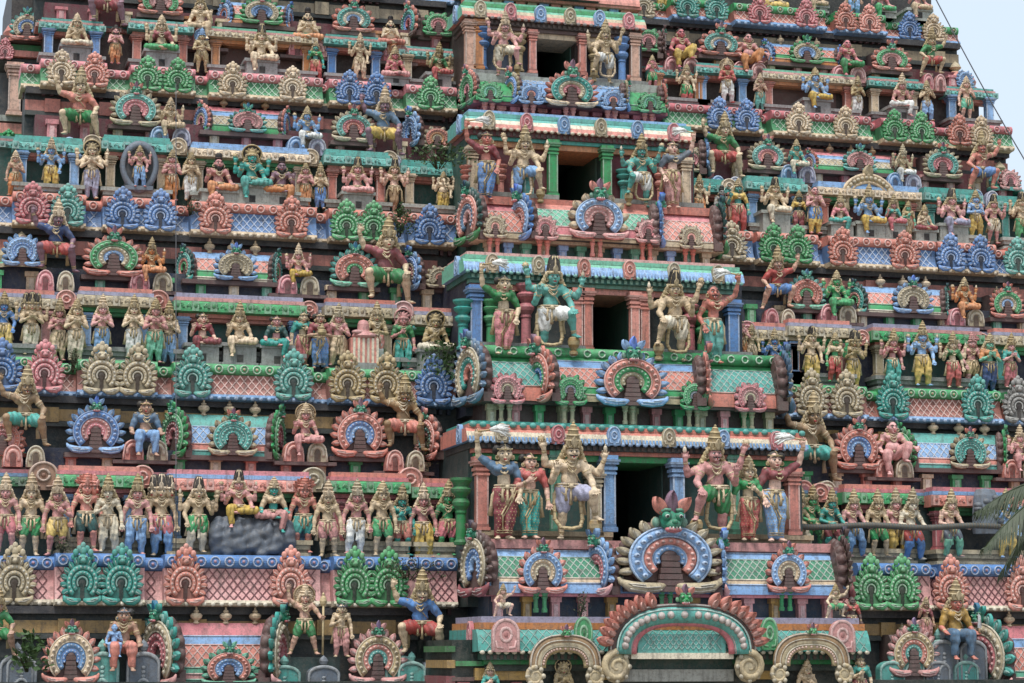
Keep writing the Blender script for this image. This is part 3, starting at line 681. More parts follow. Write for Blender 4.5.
# row  x  top  foot(or seat)  pose  mirrored  skin  garment  colour  crown  colour  extras
DATA = '''
S1 4 472 553 stand 0 pink short rose kirita cream
S1 30 472 556 stand 1 cream short green kirita cream
S1 57 475 556 bent 0 pink short yellow kirita cream
S1 85 473 552 stand 0 salmon short dkteal flame salmon heads2
S1 107 473 552 bent2 0 ivory long ivory kirita gold
S1 136 473 555 stand 1 pink long sky kirita gold
S1 160 473 556 stand 0 cream long sky jata cream heads3 over:rose
S1 197 476 553 four 1 cream long ivory jata cream over:green
S1 238 469 513 sit4 0 pink long yellow jata cream
S1 273 476 518 fsitr 0 teal long pink karanda cream b:cream
S1 303 477 553 stand 1 salmon short teal flame salmon
S1 327 479 557 stand 0 cream short pink kirita cream
S1 355.5 478 554 stand 1 pink long white kirita khaki
S1 381 480 556 stand 0 cream short green karanda gold
S1 401 483 556 bent2 0 teal short salmon kirita gold mark
S1 422.5 482 558 stand 0 pink long yellow kirita cream
S1 447.5 479 556 stand 1 green short rose kirita gold mark
B1 503 444 540 maiden 0 cream sari maroon bun gold b:slateblue w
B1 530 453 539 fbent 0 flesh sari teal bun gold b:red
B1 571 422 540 guardian 0 cream short lilac kirita gold loop:gold club:gold
B1 713 425 540 guardian 1 pink short leaf kirita gold loop:gold club:gold
B1 748 455 541 fbent 1 cream sari red karanda gold b:green
B1 776 451 542 maiden 1 flesh sari sky bun gold b:maroon w
S1 800 487 553 pull 0 cream long ivory kirita gold
S1 812 484 551 pull 0 green short leaf kirita gold mark
S1 831 487 553 pull 0 teal short maroon kirita gold
S1 854 488 557 pull 0 pink long sky kirita gold
S1 878 488 557 pull 0 cream short green kirita gold
S1 896 487 558 pull 0 pink long yellow kirita khaki
S1 912 487 560 pull 0 ivory long blue kirita khaki over:red
S1 951 488 557 pull 0 flesh long mint kirita gold over:slate
S1 1006 488 558 four 0 sky long yellow kirita gold
S2 3 291 353 four 0 blue long yellow kirita gold
S2 30 292 355 nam4 0 cream long ivory jata gold heads3
S2 58 297 361 nam 0 pink long cream kirita gold
S2 75 298 361 nam 0 cream long ivory karanda gold
S2 101 294 357 nam 0 pink long sky kirita cream
S2 133 294 358 nam 0 cream long white kirita gold
S2 154 298 363 nam 0 pink long mint karanda gold
S2 168 300 364 nam 0 cream long sky kirita gold
S2 202 313 344 fsit 0 flesh long maroon bun gold b:maroon
S2 239 301 344 sit2 0 cream long cream kirita gold
S2 276 316 346 fsitr 0 pink long teal bun gold b:dkteal
S2 301.5 312 366 fbent 1 cream sari rose bun gold b:teal
S2 319 313 369 hold 0 tan sari blue bun gold b:maroon pot:gold
S2 338 303 366 bent 0 pink long cream kirita khaki
S2 376 301 365 hold 1 gold long white kirita gold over:salmon
S2 402 309 370 bent2 0 pink long teal fan pink B:leaf
S2 435 310 350 cross 0 gold long ivory fan gold
B2 502.5 276 355 maiden 0 cream sari rose bun gold b:leaf w
B2 552 256 356 guardian 0 aqua short white jata gold loop:gold club:gold
B2 673 270 362 guardian 1 cream short ivory jata gold loop:gold club:gold
B2 714 286 364 maiden 1 salmon long aqua cap gold w male
S2 741 320 363 nam 0 pink short orange bun gold
S2 751 324 366 four 0 gold short cream karanda gold
S2 774 328 381 four 0 blue long orange kirita gold
S2 811 326 382 four 0 cream long yellow jata gold
S2 835 332 382 ffour 1 green long red karanda gold b:cream
S2 853 330 388 nam4 0 gold long yellow jata gold heads2
S2 892 328 386 ffour 0 pink long teal kirita gold b:maroon
S2 922 321 386 four 0 sky long yellow kirita gold
S2 953 331 388 ffour 0 cream long red kirita gold b:leaf
S2 972 333 390 four 1 pink short gold flame pink
S2 989 333 392 fnam 0 mint long navy karanda gold b:orange
S2 1010 333 388 fnam 0 pink long rose kirita gold b:teal
S3 15 150 196 bent 0 tan long orange karanda cream
S3 50 137 192 four 0 sky long yellow kirita cream
S3 91 140 199 nam4 0 cream long lilac fan gold
S3 139 145 187 four 0 pink long sky karanda gold aureole:slate
S3 171 149 201 nam 0 pink long orange karanda gold
S3 190 151 201 nam 1 cream long white karanda gold
S3 218 153 191 sit2 0 pink long orange ascetic brown
S3 251 145 186 sit4 0 teal long aqua fan gold
S3 281 157 193 sit2 1 purple long orange ascetic brown
S3 305 162 207 nam 0 pink long orange karanda gold
S3 320 162 209 nam 0 cream long blue kirita gold
S3 357 157 193 cross4 0 pink long pink jata gold
S3 394 158 214 fishtail 0 flesh long bronze jata gold
S3 443 171 213 elephant 0 cream long yellow karanda gold
B3 485 132 201 maiden 0 salmon sari blue bun gold b:maroon w
B3 524 125 204 guardian 0 cream short sky kirita gold loop:cream club:gold
B3 640 134 208 guardian 1 aqua short white kirita gold loop:gold club:gold
B3 673 142 209 maiden 1 flesh sari pink bun gold b:slate w
S3 699 174 219 four 0 cream long orange kirita gold
S3 721 186 229 nam 0 grey long orange ascetic black
S3 738 178 232 fdown 0 aqua long red karanda gold b:yellow
S3 774 177 212 sit4 0 cream long ivory jata gold
S3 799 190 233 fdown 1 dkteal long maroon karanda gold b:yellow
S3 815 187 234 nam 0 pink long yellow cap cream over:blue
S3 840 192 223 fsitr 0 flesh long teal kirita gold b:rose
S3 868 184 223 sit4 0 sky long yellow kirita gold
S3 893 194 223 fsit 0 pink long rose kirita gold b:teal
S3 908 201 238 fbent 0 mint long khaki karanda gold b:gold
S3 924 204 230 cross 0 cream long maroon karanda gold
S3 951 188 225 sit4 0 pink long lilac jata gold
S3 975 190 239 hold 0 sky long yellow karanda gold
S3 994 194 244 four 1 pink short ivory jata gold
S3 1021 192 243 four 0 cream long green jata gold
S4 76 13 46 cross 0 cream long ivory karanda cream
S4 115 25 64 nam 0 pink long orange ascetic brown
S4 161 15 51 cross4 0 cream long green karanda cream b:maroon
S4 201 28 73 hold 0 gold short gold halo sky
S4 261 24 61 sit4 0 cream long cream jata gold
S4 315 40 81 fdown 0 teal long red karanda gold b:green
S4 359 33 79 four 0 cream long cream kirita cream
S4 394.5 46 77 cross 0 rose long pink karanda gold
S4 438 42 74 sit4 0 gold long red kirita gold b:leaf
B4 504 12 77 guardian 0 pink short ivory kirita cream loop:cream club:gold
B4 604 20 84 guardian 1 cream short white kirita gold loop:cream club:gold
B4 652 55 90 flute 0 rose short green karanda gold flute
S4 686 64 106 four 0 cream long red karanda gold over:green
S4 727 58 103 hold 0 red long white halo cream
S4 760 73 111 nam 0 tan long aqua karanda cream
S4 815 67 100 sit4 0 sky long yellow karanda gold
S4 857 76 117 nam 0 gold long white karanda gold
S4 901 73 107 sit2 1 pink long white kirita cream
S4 927 80 121 flute 0 cream long sky karanda gold flute
S4 967 76 121 bent 0 flesh short mint karanda cream
S5 662 -32 12 stand 0 gold long yellow kirita gold
S5 768 -34 9 sit2 0 gold long yellow kirita gold
S5 815 -22 6 sit2 0 cream long cream kirita gold
S5 853 -27 17 stand 0 tan long sky kirita gold
S5 880 -22 11 fsit 0 pink long green kirita gold b:rose
S5 917 -22 10 sit2 0 pink long cream kirita gold
P1 -4 585 655 croucher 0 tan short leaf kirita gold B:leaf
P1 123 607 652 chair 1 tan long salmon bun slate mark
P1 304 583 655 staff 0 flesh short leaf halo cream staff:gold
P1 340 603 657 bent 1 cream long pink bun slate
P1 420 567 656 croucher 0 cream short red kirita gold B:blue fierce
P1 955 578 640 chair 0 salmon long slateblue kirita gold B:mustard knife
P1 926 596 640 fdown 0 tan long pink karanda gold b:maroon
N1 835 583 618 croucher 1 cream short green karanda gold
N1 852 597 640 fdown 0 brown long maroon cap black b:red
N1 502 583 617 croucher 1 flesh short ivory karanda gold
P2 24 364 446 croucher 0 bronze short teal kirita gold fierce
P2 145 400 440 chair 0 tan long sky bun gold b:slateblue
P2 305 402 442 sit2 0 pink long pink halo cream
P2 403 373 451 croucher 0 bronze short salmon kirita gold fierce
P2 811 391 481 croucher 0 bronze short teal kirita gold
P2 892 421 459 lean 0 pink long pink cap black
P2 1019 424 460 sit4 0 pink long pink kirita cream
P3 55 199 272 croucher 0 purple short red kirita cream B:navy fierce
P3 151 237 272 sit4 0 orange long orange kirita gold
P3 298 243 276 sit4 0 pink long yellow kirita cream
P3 385 216 304 croucher 0 cream short leaf kirita gold B:maroon
P3 776 246 310 croucher 1 flesh short blue kirita gold B:red fierce
P3 836 270 305 sit4 0 green long green karanda gold
P3 964 277 309 sit4 0 orange long orange karanda gold
P4 79 67 140 croucher 0 cream short leaf kirita gold B:salmon
P4 170 97 128 sit4 0 cream long cream karanda cream
P4 306 106 138 sit4 0 sky long white karanda gold
P4 383 87 156 croucher 0 purple short yellow kirita cream B:slateblue fierce
P4 723 112 178 croucher 0 cream short red kirita gold B:leaf
P4 796 139 166 sit2 0 teal long ivory karanda gold
P4 902 144 174 sit4 0 khaki long white kirita khaki
P4 980 131 192 croucher 1 salmon short blue kirita gold fierce
P5 106 -40 27 croucher 0 purple short maroon kirita gold
P5 200 -6 30 sit2 1 cream long cream karanda gold
P5 307 8 40 ascetic 0 cream long orange ascetic brown
P5 390 16 45 ascetic 0 cream long salmon ascetic brown
P5 680 29 58 lean 0 rose long yellow cap black
P5 748 34 63 lean 0 pink long orange cap brown
P5 847 40 67 fsit 0 rose long leaf cap brown
P5 930 28 76 croucher 1 cream short red kirita gold B:leaf
'''
PAL['slateblue'] = (.10, .19, .30); WORD['slateblue'] = 'grey blue'
POSEW = dict(stand='standing figure with arms down', bent='standing figure with one hand on chest', bent2='standing figure with a hand on the chest', nam='standing figure with folded hands',
 nam4='four armed figure with folded hands', four='standing four armed figure', fbent='standing woman with bent arm', fnam='standing woman with folded hands', ffour='four armed standing woman',
 fdown='standing woman with raised palm', maiden='maiden raising a fly whisk', pull='figure pulling the serpent', flute='flute player', hold='standing figure with hands held forward', staff='striding youth with staff',
 sit2='seated figure with one leg down', sit4='seated four armed figure', fsit='seated woman', fsitr='seated woman', cross='cross legged figure', cross4='cross legged four armed figure',
 ascetic='pot bellied bearded ascetic', lean='reclining seated man', chair='seated figure with both legs down', guardian='four armed door guardian with raised knee', croucher='crouching giant with raised arm',
 fishtail='four armed figure with scaly fish tail', elephant='elephant headed figure', infant='infant')
ROWW = dict(S1='in the lowest statue row', S2='in the second statue row', S3='in the third statue row', S4='in the fourth statue row', S5='at the top edge',
 P1='below the lowest statue row', P2='below the second statue row', P3='below the third statue row', P4='below the fourth statue row', P5='above the fourth statue row',
 B1='at the lowest doorway', B2='at the second doorway', B3='at the third doorway', B4='at the top doorway', N1='on the lowest doorway cornice', M1='in the niches under the lowest cornice')
PJ = {1: ((70, 684, 58), (377, 684, 60), (913, 676, 56)), 2: ((95, 453, 58), (359, 457, 58), (858, 469, 52)), 3: ((113, 276, 60), (354, 287, 50), (806, 309, 42), (1007, 318, 38)),
      4: ((135, 126, 50), (353, 142, 44), (767, 170, 42), (942, 178, 42)), 5: ((160, 15, 44), (353, 32, 42), (720, 56, 44), (891, 71, 42)), 6: ((175, -60, 40), (350, -50, 40), (688, -20, 40), (850, -8, 38))}
SA = {1: ((228, 686, 56, 163, 278, 622), (1052, 690, 50, 992, 1110, 625)), 2: ((232, 456, 50, 178, 278, 414), (969, 469, 44, 908, 1008, 433)), 3: ((235, 281, 44, 188, 277, 252), (912, 314, 44, 862, 950, 287)),
      4: ((247, 133, 38, 205, 286, 107), (859, 172, 36, 816, 898, 153)), 5: ((261, 25, 42, 228, 290, 2), (806, 64, 36, 772, 842, 44)), 6: ((265, -55, 36, 240, 290, -80), (770, -15, 36, 745, 800, -35))}
def in_bay(k, px):
    for (x, y, w) in PJ[k + 1]:
        if abs(px - x) < w * .72: return True
    for q in SA[k + 1]:
        if abs(px - q[0]) < (q[4] - q[3]) * .62: return True
    return False
STAT = []
def build_statue(row, px, yt, yf, ps, mir, skin, gk, gc, cr, cc, ex):
    Y = plane(row); p = POSE[ps]
    if row[0] == 'S' and not p['sit'] and not in_bay(int(row[1]), px): Y += .20
    base = at(px, yf, Y)
    up = ZZ(px, yt, Y) - base[2]; s = up / (p['H'][2] + HS * CTOP[cr]); ex_ = dict((e.split(':') + [''])[:2] for e in ex)
    root = thing('statue', '', 'statue', 'painted statues of the temple tower', loc=base)
    wd = 1.06 if row[0] in 'SNM' else 1.03; root.scale = (-s * wd if mir else s * wd, s * 1.08, s)
    root.rotation_euler = (R(rnd.uniform(0, 4)), 0, R(rnd.uniform(-7, 5)) if row[0] != 'B' else R(-4))
    fem = p['fem']; male = 'male' in ex_
    link('body', body_mesh(ps), root, skin)
    g = gk if gk != 'long' or p['sit'] or p['tail'] else 'long'
    link('garment', cloth_mesh(ps, g), root, gc)
    if g == 'sari': link('sari_border', border_mesh(ps), root, 'gold')
    if 'over' in ex_: link('waist_cloth', cloth_mesh(ps, 'short'), root, ex_['over'], scale=(1.04, 1.06, 1.01))
    if 'b' in ex_ or 'B' in ex_: link('blouse', blouse_mesh(ps, 1 if 'B' in ex_ else 0), root, ex_.get('b') or ex_.get('B'))
    jc = 'gold' if skin not in ('gold', 'bronze') else 'khaki'
    jc = mixc(jc, 'cream', rnd.uniform(.1, .6))
    for nm_, me_ in jewel_mesh(ps): link(nm_, me_, root, jc)
    H = p['H']; tilt = (R(rnd.uniform(4, 10)), 0, R(rnd.uniform(-9, 9)))
    hx = {'heads2': (-.045, .045), 'heads3': (0,)}.get(next((e for e in ex_ if e.startswith('heads')), ''), (0,))
    link('face', face_mesh('fierce' if 'fierce' in ex_ or (ps in ('guardian',) and row != 'B2') or male else 'mark' if 'mark' in ex_ else 'plain'), root, None, H, tilt, HS)
    link('crown', crown_mesh(cr), root, cc if cr not in ('cap',) else 'gold', H, tilt, HS)
    if 'heads2' in ex_ or 'heads3' in ex_:
        for sgn in ((1,) if 'heads2' in ex_ else (-1, 1)):
            h = link('side_head', head_only(), root, skin, H + (sgn * .095, .02, 0), (R(5), 0, R(sgn * 32)), HS)
            link('side_face', face_mesh('plain'), h); link('side_crown', crown_mesh('karanda' if cr == 'flame' else cr), h, cc, scale=(.9, .9, .93))
    if 'w' in ex_: link('fly_whisk', cached('whisk', whisk_mesh), root, None, np.array(p['arms'][0][2]) + (.0, -.05, .065), (0, R(2), 0), .85)
    if 'loop' in ex_: link('garland', cached('loop', loop_mesh), root, ex_['loop'])
    if 'club' in ex_: link('club', cached('club', club_mesh), root, ex_['club'], (.225, -.13, .0), None, (1, 1, .92))
    if 'staff' in ex_: link('staff', cached('staff', staff_mesh), root, ex_['staff'], (.275, -.16, .0))
    if 'knife' in ex_: link('knife', cached('knife', knife_mesh), root, None, np.array(p['arms'][1][2]) + (.03, -.07, .0))
    if 'pot' in ex_: link('pot', cached('pot', pot_mesh), root, ex_['pot'], (.02, -.21, .60))
    if 'flute' in ex_: link('flute', cached('flute', flute_rod), root, 'gold', (-.04, -.17, .84))
    if 'aureole' in ex_: link('stone_aureole', cached('stone', stone_frame), root, ex_['aureole'], (0, 0, -.06), None, (1.25, 1, 1.12))
    zone = 'left' if px < 458 else 'right' if px > 690 and row[0] not in 'B' else 'middle'
    STAT.append(dict(o=root, row=row, px=px, yf=yf, ps=ps, skin=WORD[skin], g=gk, gc=WORD[gc], cr=cr, ex=ex_, zone=zone, s=s, Y=Y, base=base))
    return root
for ln in DATA.strip().splitlines():
    t = ln.split()
    build_statue(t[0], float(t[1]), float(t[2]), float(t[3]), t[4], int(t[5]), t[6], t[7], t[8], t[9], t[10], t[11:])
# blue infant on the seated woman's knee
def infant():
    Y = plane('P1') - .16; b = at(114, 647, Y)
    r = thing('infant_statue', 'small blue infant sitting on the knee of the seated brown woman', 'statue', 'painted statues of the temple tower', loc=b); r.scale = (.42 * 1.7,) * 3
    link('body', body_mesh('infant'), r, 'sky'); link('face', face_mesh('plain'), r, None, POSE['infant']['H']); link('hair', crown_mesh('cap'), r, 'black', POSE['infant']['H'])
infant()
# four small figures in the niches under the bottom cornice
for (px, yt, yf, ps, sk, gk, gc, cr, cc, ex) in ((490, 661, 712, 'fbent', 'flesh', 'long', 'rose', 'karanda', 'gold', ['b:teal']), (563, 658, 716, 'nam', 'gold', 'long', 'gold', 'fan', 'gold', []),
        (807, 658, 716, 'bent', 'cream', 'long', 'gold', 'karanda', 'cream', []), (861, 656, 708, 'fbent', 'cream', 'long', 'maroon', 'bun', 'gold', ['b:teal'])):
    build_statue('M1', px, yt, yf, ps, 0, sk, gk, gc, cr, cc, ex)

def label_statues():
    def parts(d):
        h = dict(kirita='tall crown', karanda='low crown', jata='black tall cap', bun='black hair bun', ascetic='black topknot', halo='round halo', fan='black hair aureole', flame='flame crown', cap='bare black hair', diadem='crown')[d['cr']]
        gk = {'short': 'shorts', 'long': 'dhoti', 'sari': 'sari'}[d['g']]
        if d['ps'].startswith('f') and d['ps'] not in ('four', 'fishtail', 'flute') and gk == 'dhoti': gk = 'skirt'
        pw = POSEW[d['ps']]
        if 'heads2' in d['ex']: pw = 'two headed ' + pw
        if 'heads3' in d['ex']: pw = 'three headed ' + pw
        if 'aureole' in d['ex']: pw = 'four armed figure inside dark stone oval'
        if d['ps'] == 'maiden' and 'male' in d['ex']: pw = 'moustached man raising a fly whisk'
        return pw, gk, h
    zone = dict(left='left wing', right='right wing', middle='centre')
    rowz = lambda d: ROWW[d['row']] + ('' if d['row'][0] in 'BNM' else ' ' + zone[d['zone']])
    def base(d):
        pw, gk, h = parts(d); g = d['gc'] + ' ' + gk
        return '%s %s, %s, %s' % (d['skin'], pw, g, rowz(d))
    from collections import defaultdict
    nz = lambda d: base(d).replace(' ' + zone[d['zone']], '')
    cnt = defaultdict(int)
    for d in STAT: cnt[nz(d)] += 1
    gr = defaultdict(list)
    for d in STAT: gr[nz(d) if cnt[nz(d)] == 1 else base(d)].append(d)
    rows = defaultdict(list)
    for d in STAT: rows[d['row']].append(d)
    for r in rows.values(): r.sort(key=lambda d: d['px'])
    for b, L in gr.items():
        if len(L) == 1: L[0]['o']['label'] = b; continue
        hs = [parts(d)[2] for d in L]
        for i, d in enumerate(sorted(L, key=lambda d: d['px'])):
            pw, gk, h = parts(d)
            if hs.count(h) == 1: d['o']['label'] = '%s %s, %s, %s, %s' % (d['skin'], pw, d['gc'] + ' ' + gk, h, rowz(d))
            else:
                r = rows[d['row']]; j = r.index(d)
                nb = ('right of the ' + r[j-1]['skin'] + ' one') if j else 'outermost'
                d['o']['label'] = '%s %s, %s, %s, %s' % (d['skin'], pw, d['gc'] + ' ' + gk, nb, rowz(d))
    for d in STAT:
        l = d['o']['label'].replace('figure pulling the serpent', 'serpent puller')
        w = l.split()
        if len(w) > 16: l = l.replace('standing figure with folded hands', 'figure with folded hands').replace('standing figure', 'figure').replace('statue row', 'row').replace('four armed door guardian with raised knee', 'door guardian')
        if len(l.split()) > 16: l = l.replace(' in the ', ' ').replace('with one hand on chest', 'hand on chest').replace('with a hand on the chest', 'hand on chest').replace('with folded hands', 'hands folded')
        if len(l.split()) > 16: l = l.replace(' statue row', ' row').replace(' with one leg down', '')
        d['o']['label'] = l
label_statues()
# ------------------------------------------------------------------ the tower itself
tower = thing('temple_tower', 'tall stepped temple gateway tower crowded with painted stucco arches, ledges, pillars and doorways', 'temple tower', loc=(AX, 0, -14))
def part(name, mb, color=None, parent=None, loc=None, rot=None, scale=None):
    me = mb if isinstance(mb, bpy.types.Mesh) else mb.mesh(name)
    o = link(name, me, parent, color, loc, rot, scale)
    if parent is None:
        o.parent = tower; o.location = Vector(loc or (0, 0, 0)) - tower.location
    return o
zf = {0: -2.2, 1: ZZ(330, 557, W[1] - .66), 2: 5.80, 3: 9.43, 4: 12.64, 5: ZZ(853, 17, W[5] - .66)}; zf[6] = zf[5] + 2.5
zc = {1: ZZ(235, 469, W[1] - .42), 2: ZZ(235, 293, W[2] - .42), 3: ZZ(245, 143, W[3] - .42), 4: ZZ(261, 28, W[4] - .42), 5: zf[5] + 2.0}
ZWING = {0: zf[1] - 2.35, **{k: zc[k] - .2 for k in range(1, 6)}}
ZBAY = {k: ZZ(x, y, W[k] - BAY - .4) for k, (x, y) in {0: (655, 640), 1: (630, 440), 2: (600, 272), 3: (577, 128), 4: (550, 16)}.items()}; ZBAY[5] = zf[5] + 2.2
XL = {0: -13.6, 1: -12.6, 2: -11.6, 3: -10.9, 4: XX(42, 95, W[4]), 5: XX(50, 20, W[5])}; XR = {0: 17.6, 1: 16.4, 2: 15.2, 3: 14.3, 4: 13.35, 5: 12.75}
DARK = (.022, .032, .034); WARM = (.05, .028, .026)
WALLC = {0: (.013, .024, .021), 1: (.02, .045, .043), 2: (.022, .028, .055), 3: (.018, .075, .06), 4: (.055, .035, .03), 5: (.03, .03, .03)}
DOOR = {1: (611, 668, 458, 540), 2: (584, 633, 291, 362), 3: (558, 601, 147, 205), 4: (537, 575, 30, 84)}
BAYX = {0: (452, 862), 1: (468, 802), 2: (466, 742), 3: (466, 694), 4: (466, 642), 5: (474, 630)}
BY = {0: 640, 1: 500, 2: 320, 3: 170, 4: 60, 5: 0}
bx = {k: (XX(BAYX[k][0], BY[k], W[k] - BAY), XX(BAYX[k][1], BY[k], W[k] - BAY)) for k in BAYX}
for k in range(0, 6):
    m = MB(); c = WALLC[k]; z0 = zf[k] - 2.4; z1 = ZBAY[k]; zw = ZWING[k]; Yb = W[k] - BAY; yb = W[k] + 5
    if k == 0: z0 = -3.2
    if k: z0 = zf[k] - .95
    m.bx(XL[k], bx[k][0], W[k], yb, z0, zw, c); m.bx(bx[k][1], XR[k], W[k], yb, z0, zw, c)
    if k in DOOR:
        x0, x1 = XX(DOOR[k][0], (DOOR[k][2] + DOOR[k][3]) / 2, Yb), XX(DOOR[k][1], (DOOR[k][2] + DOOR[k][3]) / 2, Yb)
        zt = ZZ((DOOR[k][0] + DOOR[k][1]) / 2, DOOR[k][2], Yb)
        m.bx(bx[k][0], x0, Yb, yb, z0, z1, c); m.bx(x1, bx[k][1], Yb, yb, z0, z1, c); m.bx(x0, x1, Yb, yb, zt, z1, c)
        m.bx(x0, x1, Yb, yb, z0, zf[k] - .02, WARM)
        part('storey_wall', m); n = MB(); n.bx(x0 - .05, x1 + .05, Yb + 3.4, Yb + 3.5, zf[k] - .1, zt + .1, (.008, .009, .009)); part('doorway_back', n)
        for x, s in ((x0, -1), (x1, 1)):
            n = MB(); n.bx(x - .004 * s - .02, x - .004 * s + .02, Yb + .3, Yb + 2.4, zf[k], zt - .01, (.05, .14, .10) if k != 1 else (.04, .10, .09))
            part('doorway_reveal', n)
    else:
        m.bx(bx[k][0], bx[k][1], Yb, yb, z0, z1, c); part('storey_wall', m)
m = MB(); m.bx(-15, 19.2, -3.2, 9, -14.2, -3.2, (.36, .31, .25))
for i in range(6): m.bx(-15 + i * 5.7 - .3, -15 + i * 5.7 + .3, -3.5, -3.2, -14.2, -3.3, (.38, .33, .27))
m.bx(-15.3, 19.5, -3.9, 9, -3.4, -3.0, (.40, .35, .29)); part('stone_base', m)

# ---- arches ---------------------------------------------------------------------------------
CZ = .40
def hs(r, a0=-48, a1=228, n=26, ry=1.0, z=CZ):
    return [(r * math.cos(R(a0 + (a1 - a0) * i / n)), z + ry * r * math.sin(R(a0 + (a1 - a0) * i / n))) for i in range(n + 1)]
ARCH = {}
def arch_meshes(npet=13, squash=1.0):
    key = (npet, squash)
    if key in ARCH: return ARCH[key]
    D = {}; sq = squash
    m = MB(); pts = hs(.325, ry=sq)          # main ring with rosettes
    m.tube([(x, -.055, z) for x, z in pts], .062, n=8, flat=(1, .7)); 
    for r in (.385, .268): m.tube([(x, -.075, z) for x, z in hs(r, ry=sq)], .014, w=.25, n=6)
    q = hs(.325, -40, 220, 17, sq)
    for x, z in q: m.ell((x, -.098, z), (.030, .022, .030), w=.30, nu=8, nv=5); m.ell((x, -.118, z), (.012, .012, .012), (.5, .4, .4), nu=6, nv=4)
    D['ring'] = m.mesh('arch_ring')
    m = MB(); m.tube([(x, -.045, z) for x, z in hs(.215, ry=sq)], .05, n=8, flat=(1, .8))
    for x, z in hs(.215, -38, 218, 14, sq): m.ell((x, -.085, z), (.020, .016, .020), w=.35, nu=8, nv=4)
    D['ring2'] = m.mesh('inner_ring')
    m = MB(); m.tube([(x, -.035, z) for x, z in hs(.125, -30, 210, ry=sq)], .04, n=8)
    for x, z in hs(.125, -25, 205, 9, sq): m.ell((x, -.07, z), (.016, .014, .016), w=.4, nu=6, nv=4)
    m.tube([(x, -.05, z) for x, z in hs(.165, -40, 220, ry=sq)], .010, w=.4, n=5)
    D['ring3'] = m.mesh('innermost_ring')
    m = MB()
    for i in range(npet):
        a = R(-24 + 228 * i / (npet - 1)); x, z = .36 * math.cos(a), CZ + .36 * sq * math.sin(a)
        if sq == 1 and abs(a - math.pi / 2) < .14: continue
        m.leaf((x, z), a + .3 * math.cos(a), .165, .25 * 2 / npet * 1.5, .04, y=-.012); m.leaf((x + .03 * math.cos(a), z + .03 * math.sin(a)), a + .3 * math.cos(a), .10, .13 * 2 / npet, .03, w=.3, y=-.04)
    m.tube([(x, .0, z) for x, z in hs(.37, -24, 204, ry=sq)], .03, (.8, .8, .8), n=6); D['petals'] = m.mesh('petal_fan')
    m = MB()
    for s in (-1, 1):
        m.tube([(s * .05, -.06, .085), (s * .13, -.085, .05), (s * .26, -.10, .04), (s * .38, -.09, .06), (s * .47, -.07, .12), (s * .49, -.06, .17)], [.035, .06, .07, .065, .035, .012], n=9, flat=(1, .75))
        m.tube([(s * .12, -.14, .055), (s * .25, -.155, .045), (s * .37, -.14, .065), (s * .41, -.12, .09), (s * .35, -.145, .085), (s * .26, -.155, .07)], .010, w=.45, n=5)
        m.tube([(s * .1, -.125, .02), (s * .26, -.135, .0), (s * .40, -.125, .03)], .010, w=.35, n=5)
    D['scroll'] = m.mesh('scroll_base')
    m = MB(); n = 22; P_ = hs(.40, -45, 225, n, sq); vs = [(x, -.02, z) for x, z in P_] + [(x, .13, z) for x, z in P_]
    m.add(vs, [tuple(range(n + 1)), tuple(range(n + 1, 2 * n + 2))[::-1]] + [(i + 1, i, n + 1 + i, n + 2 + i) for i in range(n)] + [(0, n, 2 * n + 1, n + 1)], (1, 1, 1))
    m.bx(-.42, .42, -.02, .13, .0, .13)
    N_ = 66; lay = []
    for y, f in ((-.02, .93), (.02, 1.02), (.06, 1.07), (.11, 1.0), (.14, .86), (.15, .5)):
        for i in range(N_ + 1):
            t = i / N_; a = R(-34 + 248 * t); sc_ = abs(math.sin(math.pi * 11 * t)) ** .6
            rr = (.37 + .07 * sc_ * f) * f if f > .6 else .2; lay.append((rr * math.cos(a), y, CZ + rr * sq * math.sin(a)))
    m.add(lay, [(j * (N_ + 1) + i, j * (N_ + 1) + i + 1, (j + 1) * (N_ + 1) + i + 1, (j + 1) * (N_ + 1) + i) for j in range(5) for i in range(N_)], (1, .95, .95), 0, True)
    m.bx(-.40, .40, .05, .14, .02, .22, (.9, .85, .85))
    D['back'] = m.mesh('arch_back')
    m = MB(); z = 0; w = .12
    for i in range(7):
        h = .075; m.bx(-w, w, -.09, .0, z, z + h - .012, (1, 1, 1)); m.bx(-w * .86, w * .86, -.075, 0, z + h - .012, z + h, (.5, .5, .5)); z += h; w = .12 - .012 * i if i < 3 else .085
        if z > CZ + .02: break
    m.ell((0, -.03, z), (.083, .05, .07)); D['niche'] = m.mesh('niche')
    m = MB(); G = (1, 1, 1)            # lion mask
    m.ell((0, -.03, 0), (.085, .07, .075), G); m.ell((0, -.085, -.03), (.055, .045, .04), (.95, .95, .9)); m.ell((0, -.125, -.012), (.022, .018, .016), (.8, .9, .8))
    for s in (-1, 1):
        m.ell((s * .045, -.085, .028), (.034, .03, .032), G); m.ell((s * .047, -.106, .026), (.017, .012, .014), (1, 1, 1), .75); m.ell((s * .047, -.116, .024), (.010, .006, .010), (.02, .02, .02))
        m.ell((s * .095, -.02, -.01), (.03, .03, .035), G, .2); m.tube([(s * .02, -.10, .066), (s * .055, -.09, .07), (s * .085, -.06, .05)], .012, G, .1, n=6)
    D['lion'] = m.mesh('lion_face')
    m = MB(); m.ell((0, -.09, -.062), (.062, .035, .022), (1, 1, 1)); 
    for x in (-.035, -.012, .012, .035): m.ell((x, -.122, -.054), (.007, .006, .012), (1, 1, 1), .9, nu=6, nv=4)
    D['mouth'] = m.mesh('lion_mouth')
    m = MB()
    for a, l in ((-.62, .13), (0, .15), (.62, .13)):
        m.leaf((.055 * math.sin(a) * 1.5, .05), math.pi / 2 - a, l, .042, .05, (1, 1, 1) if a else (.35, .5, 1), y=-.03)
    D['crest'] = m.mesh('lion_crest')
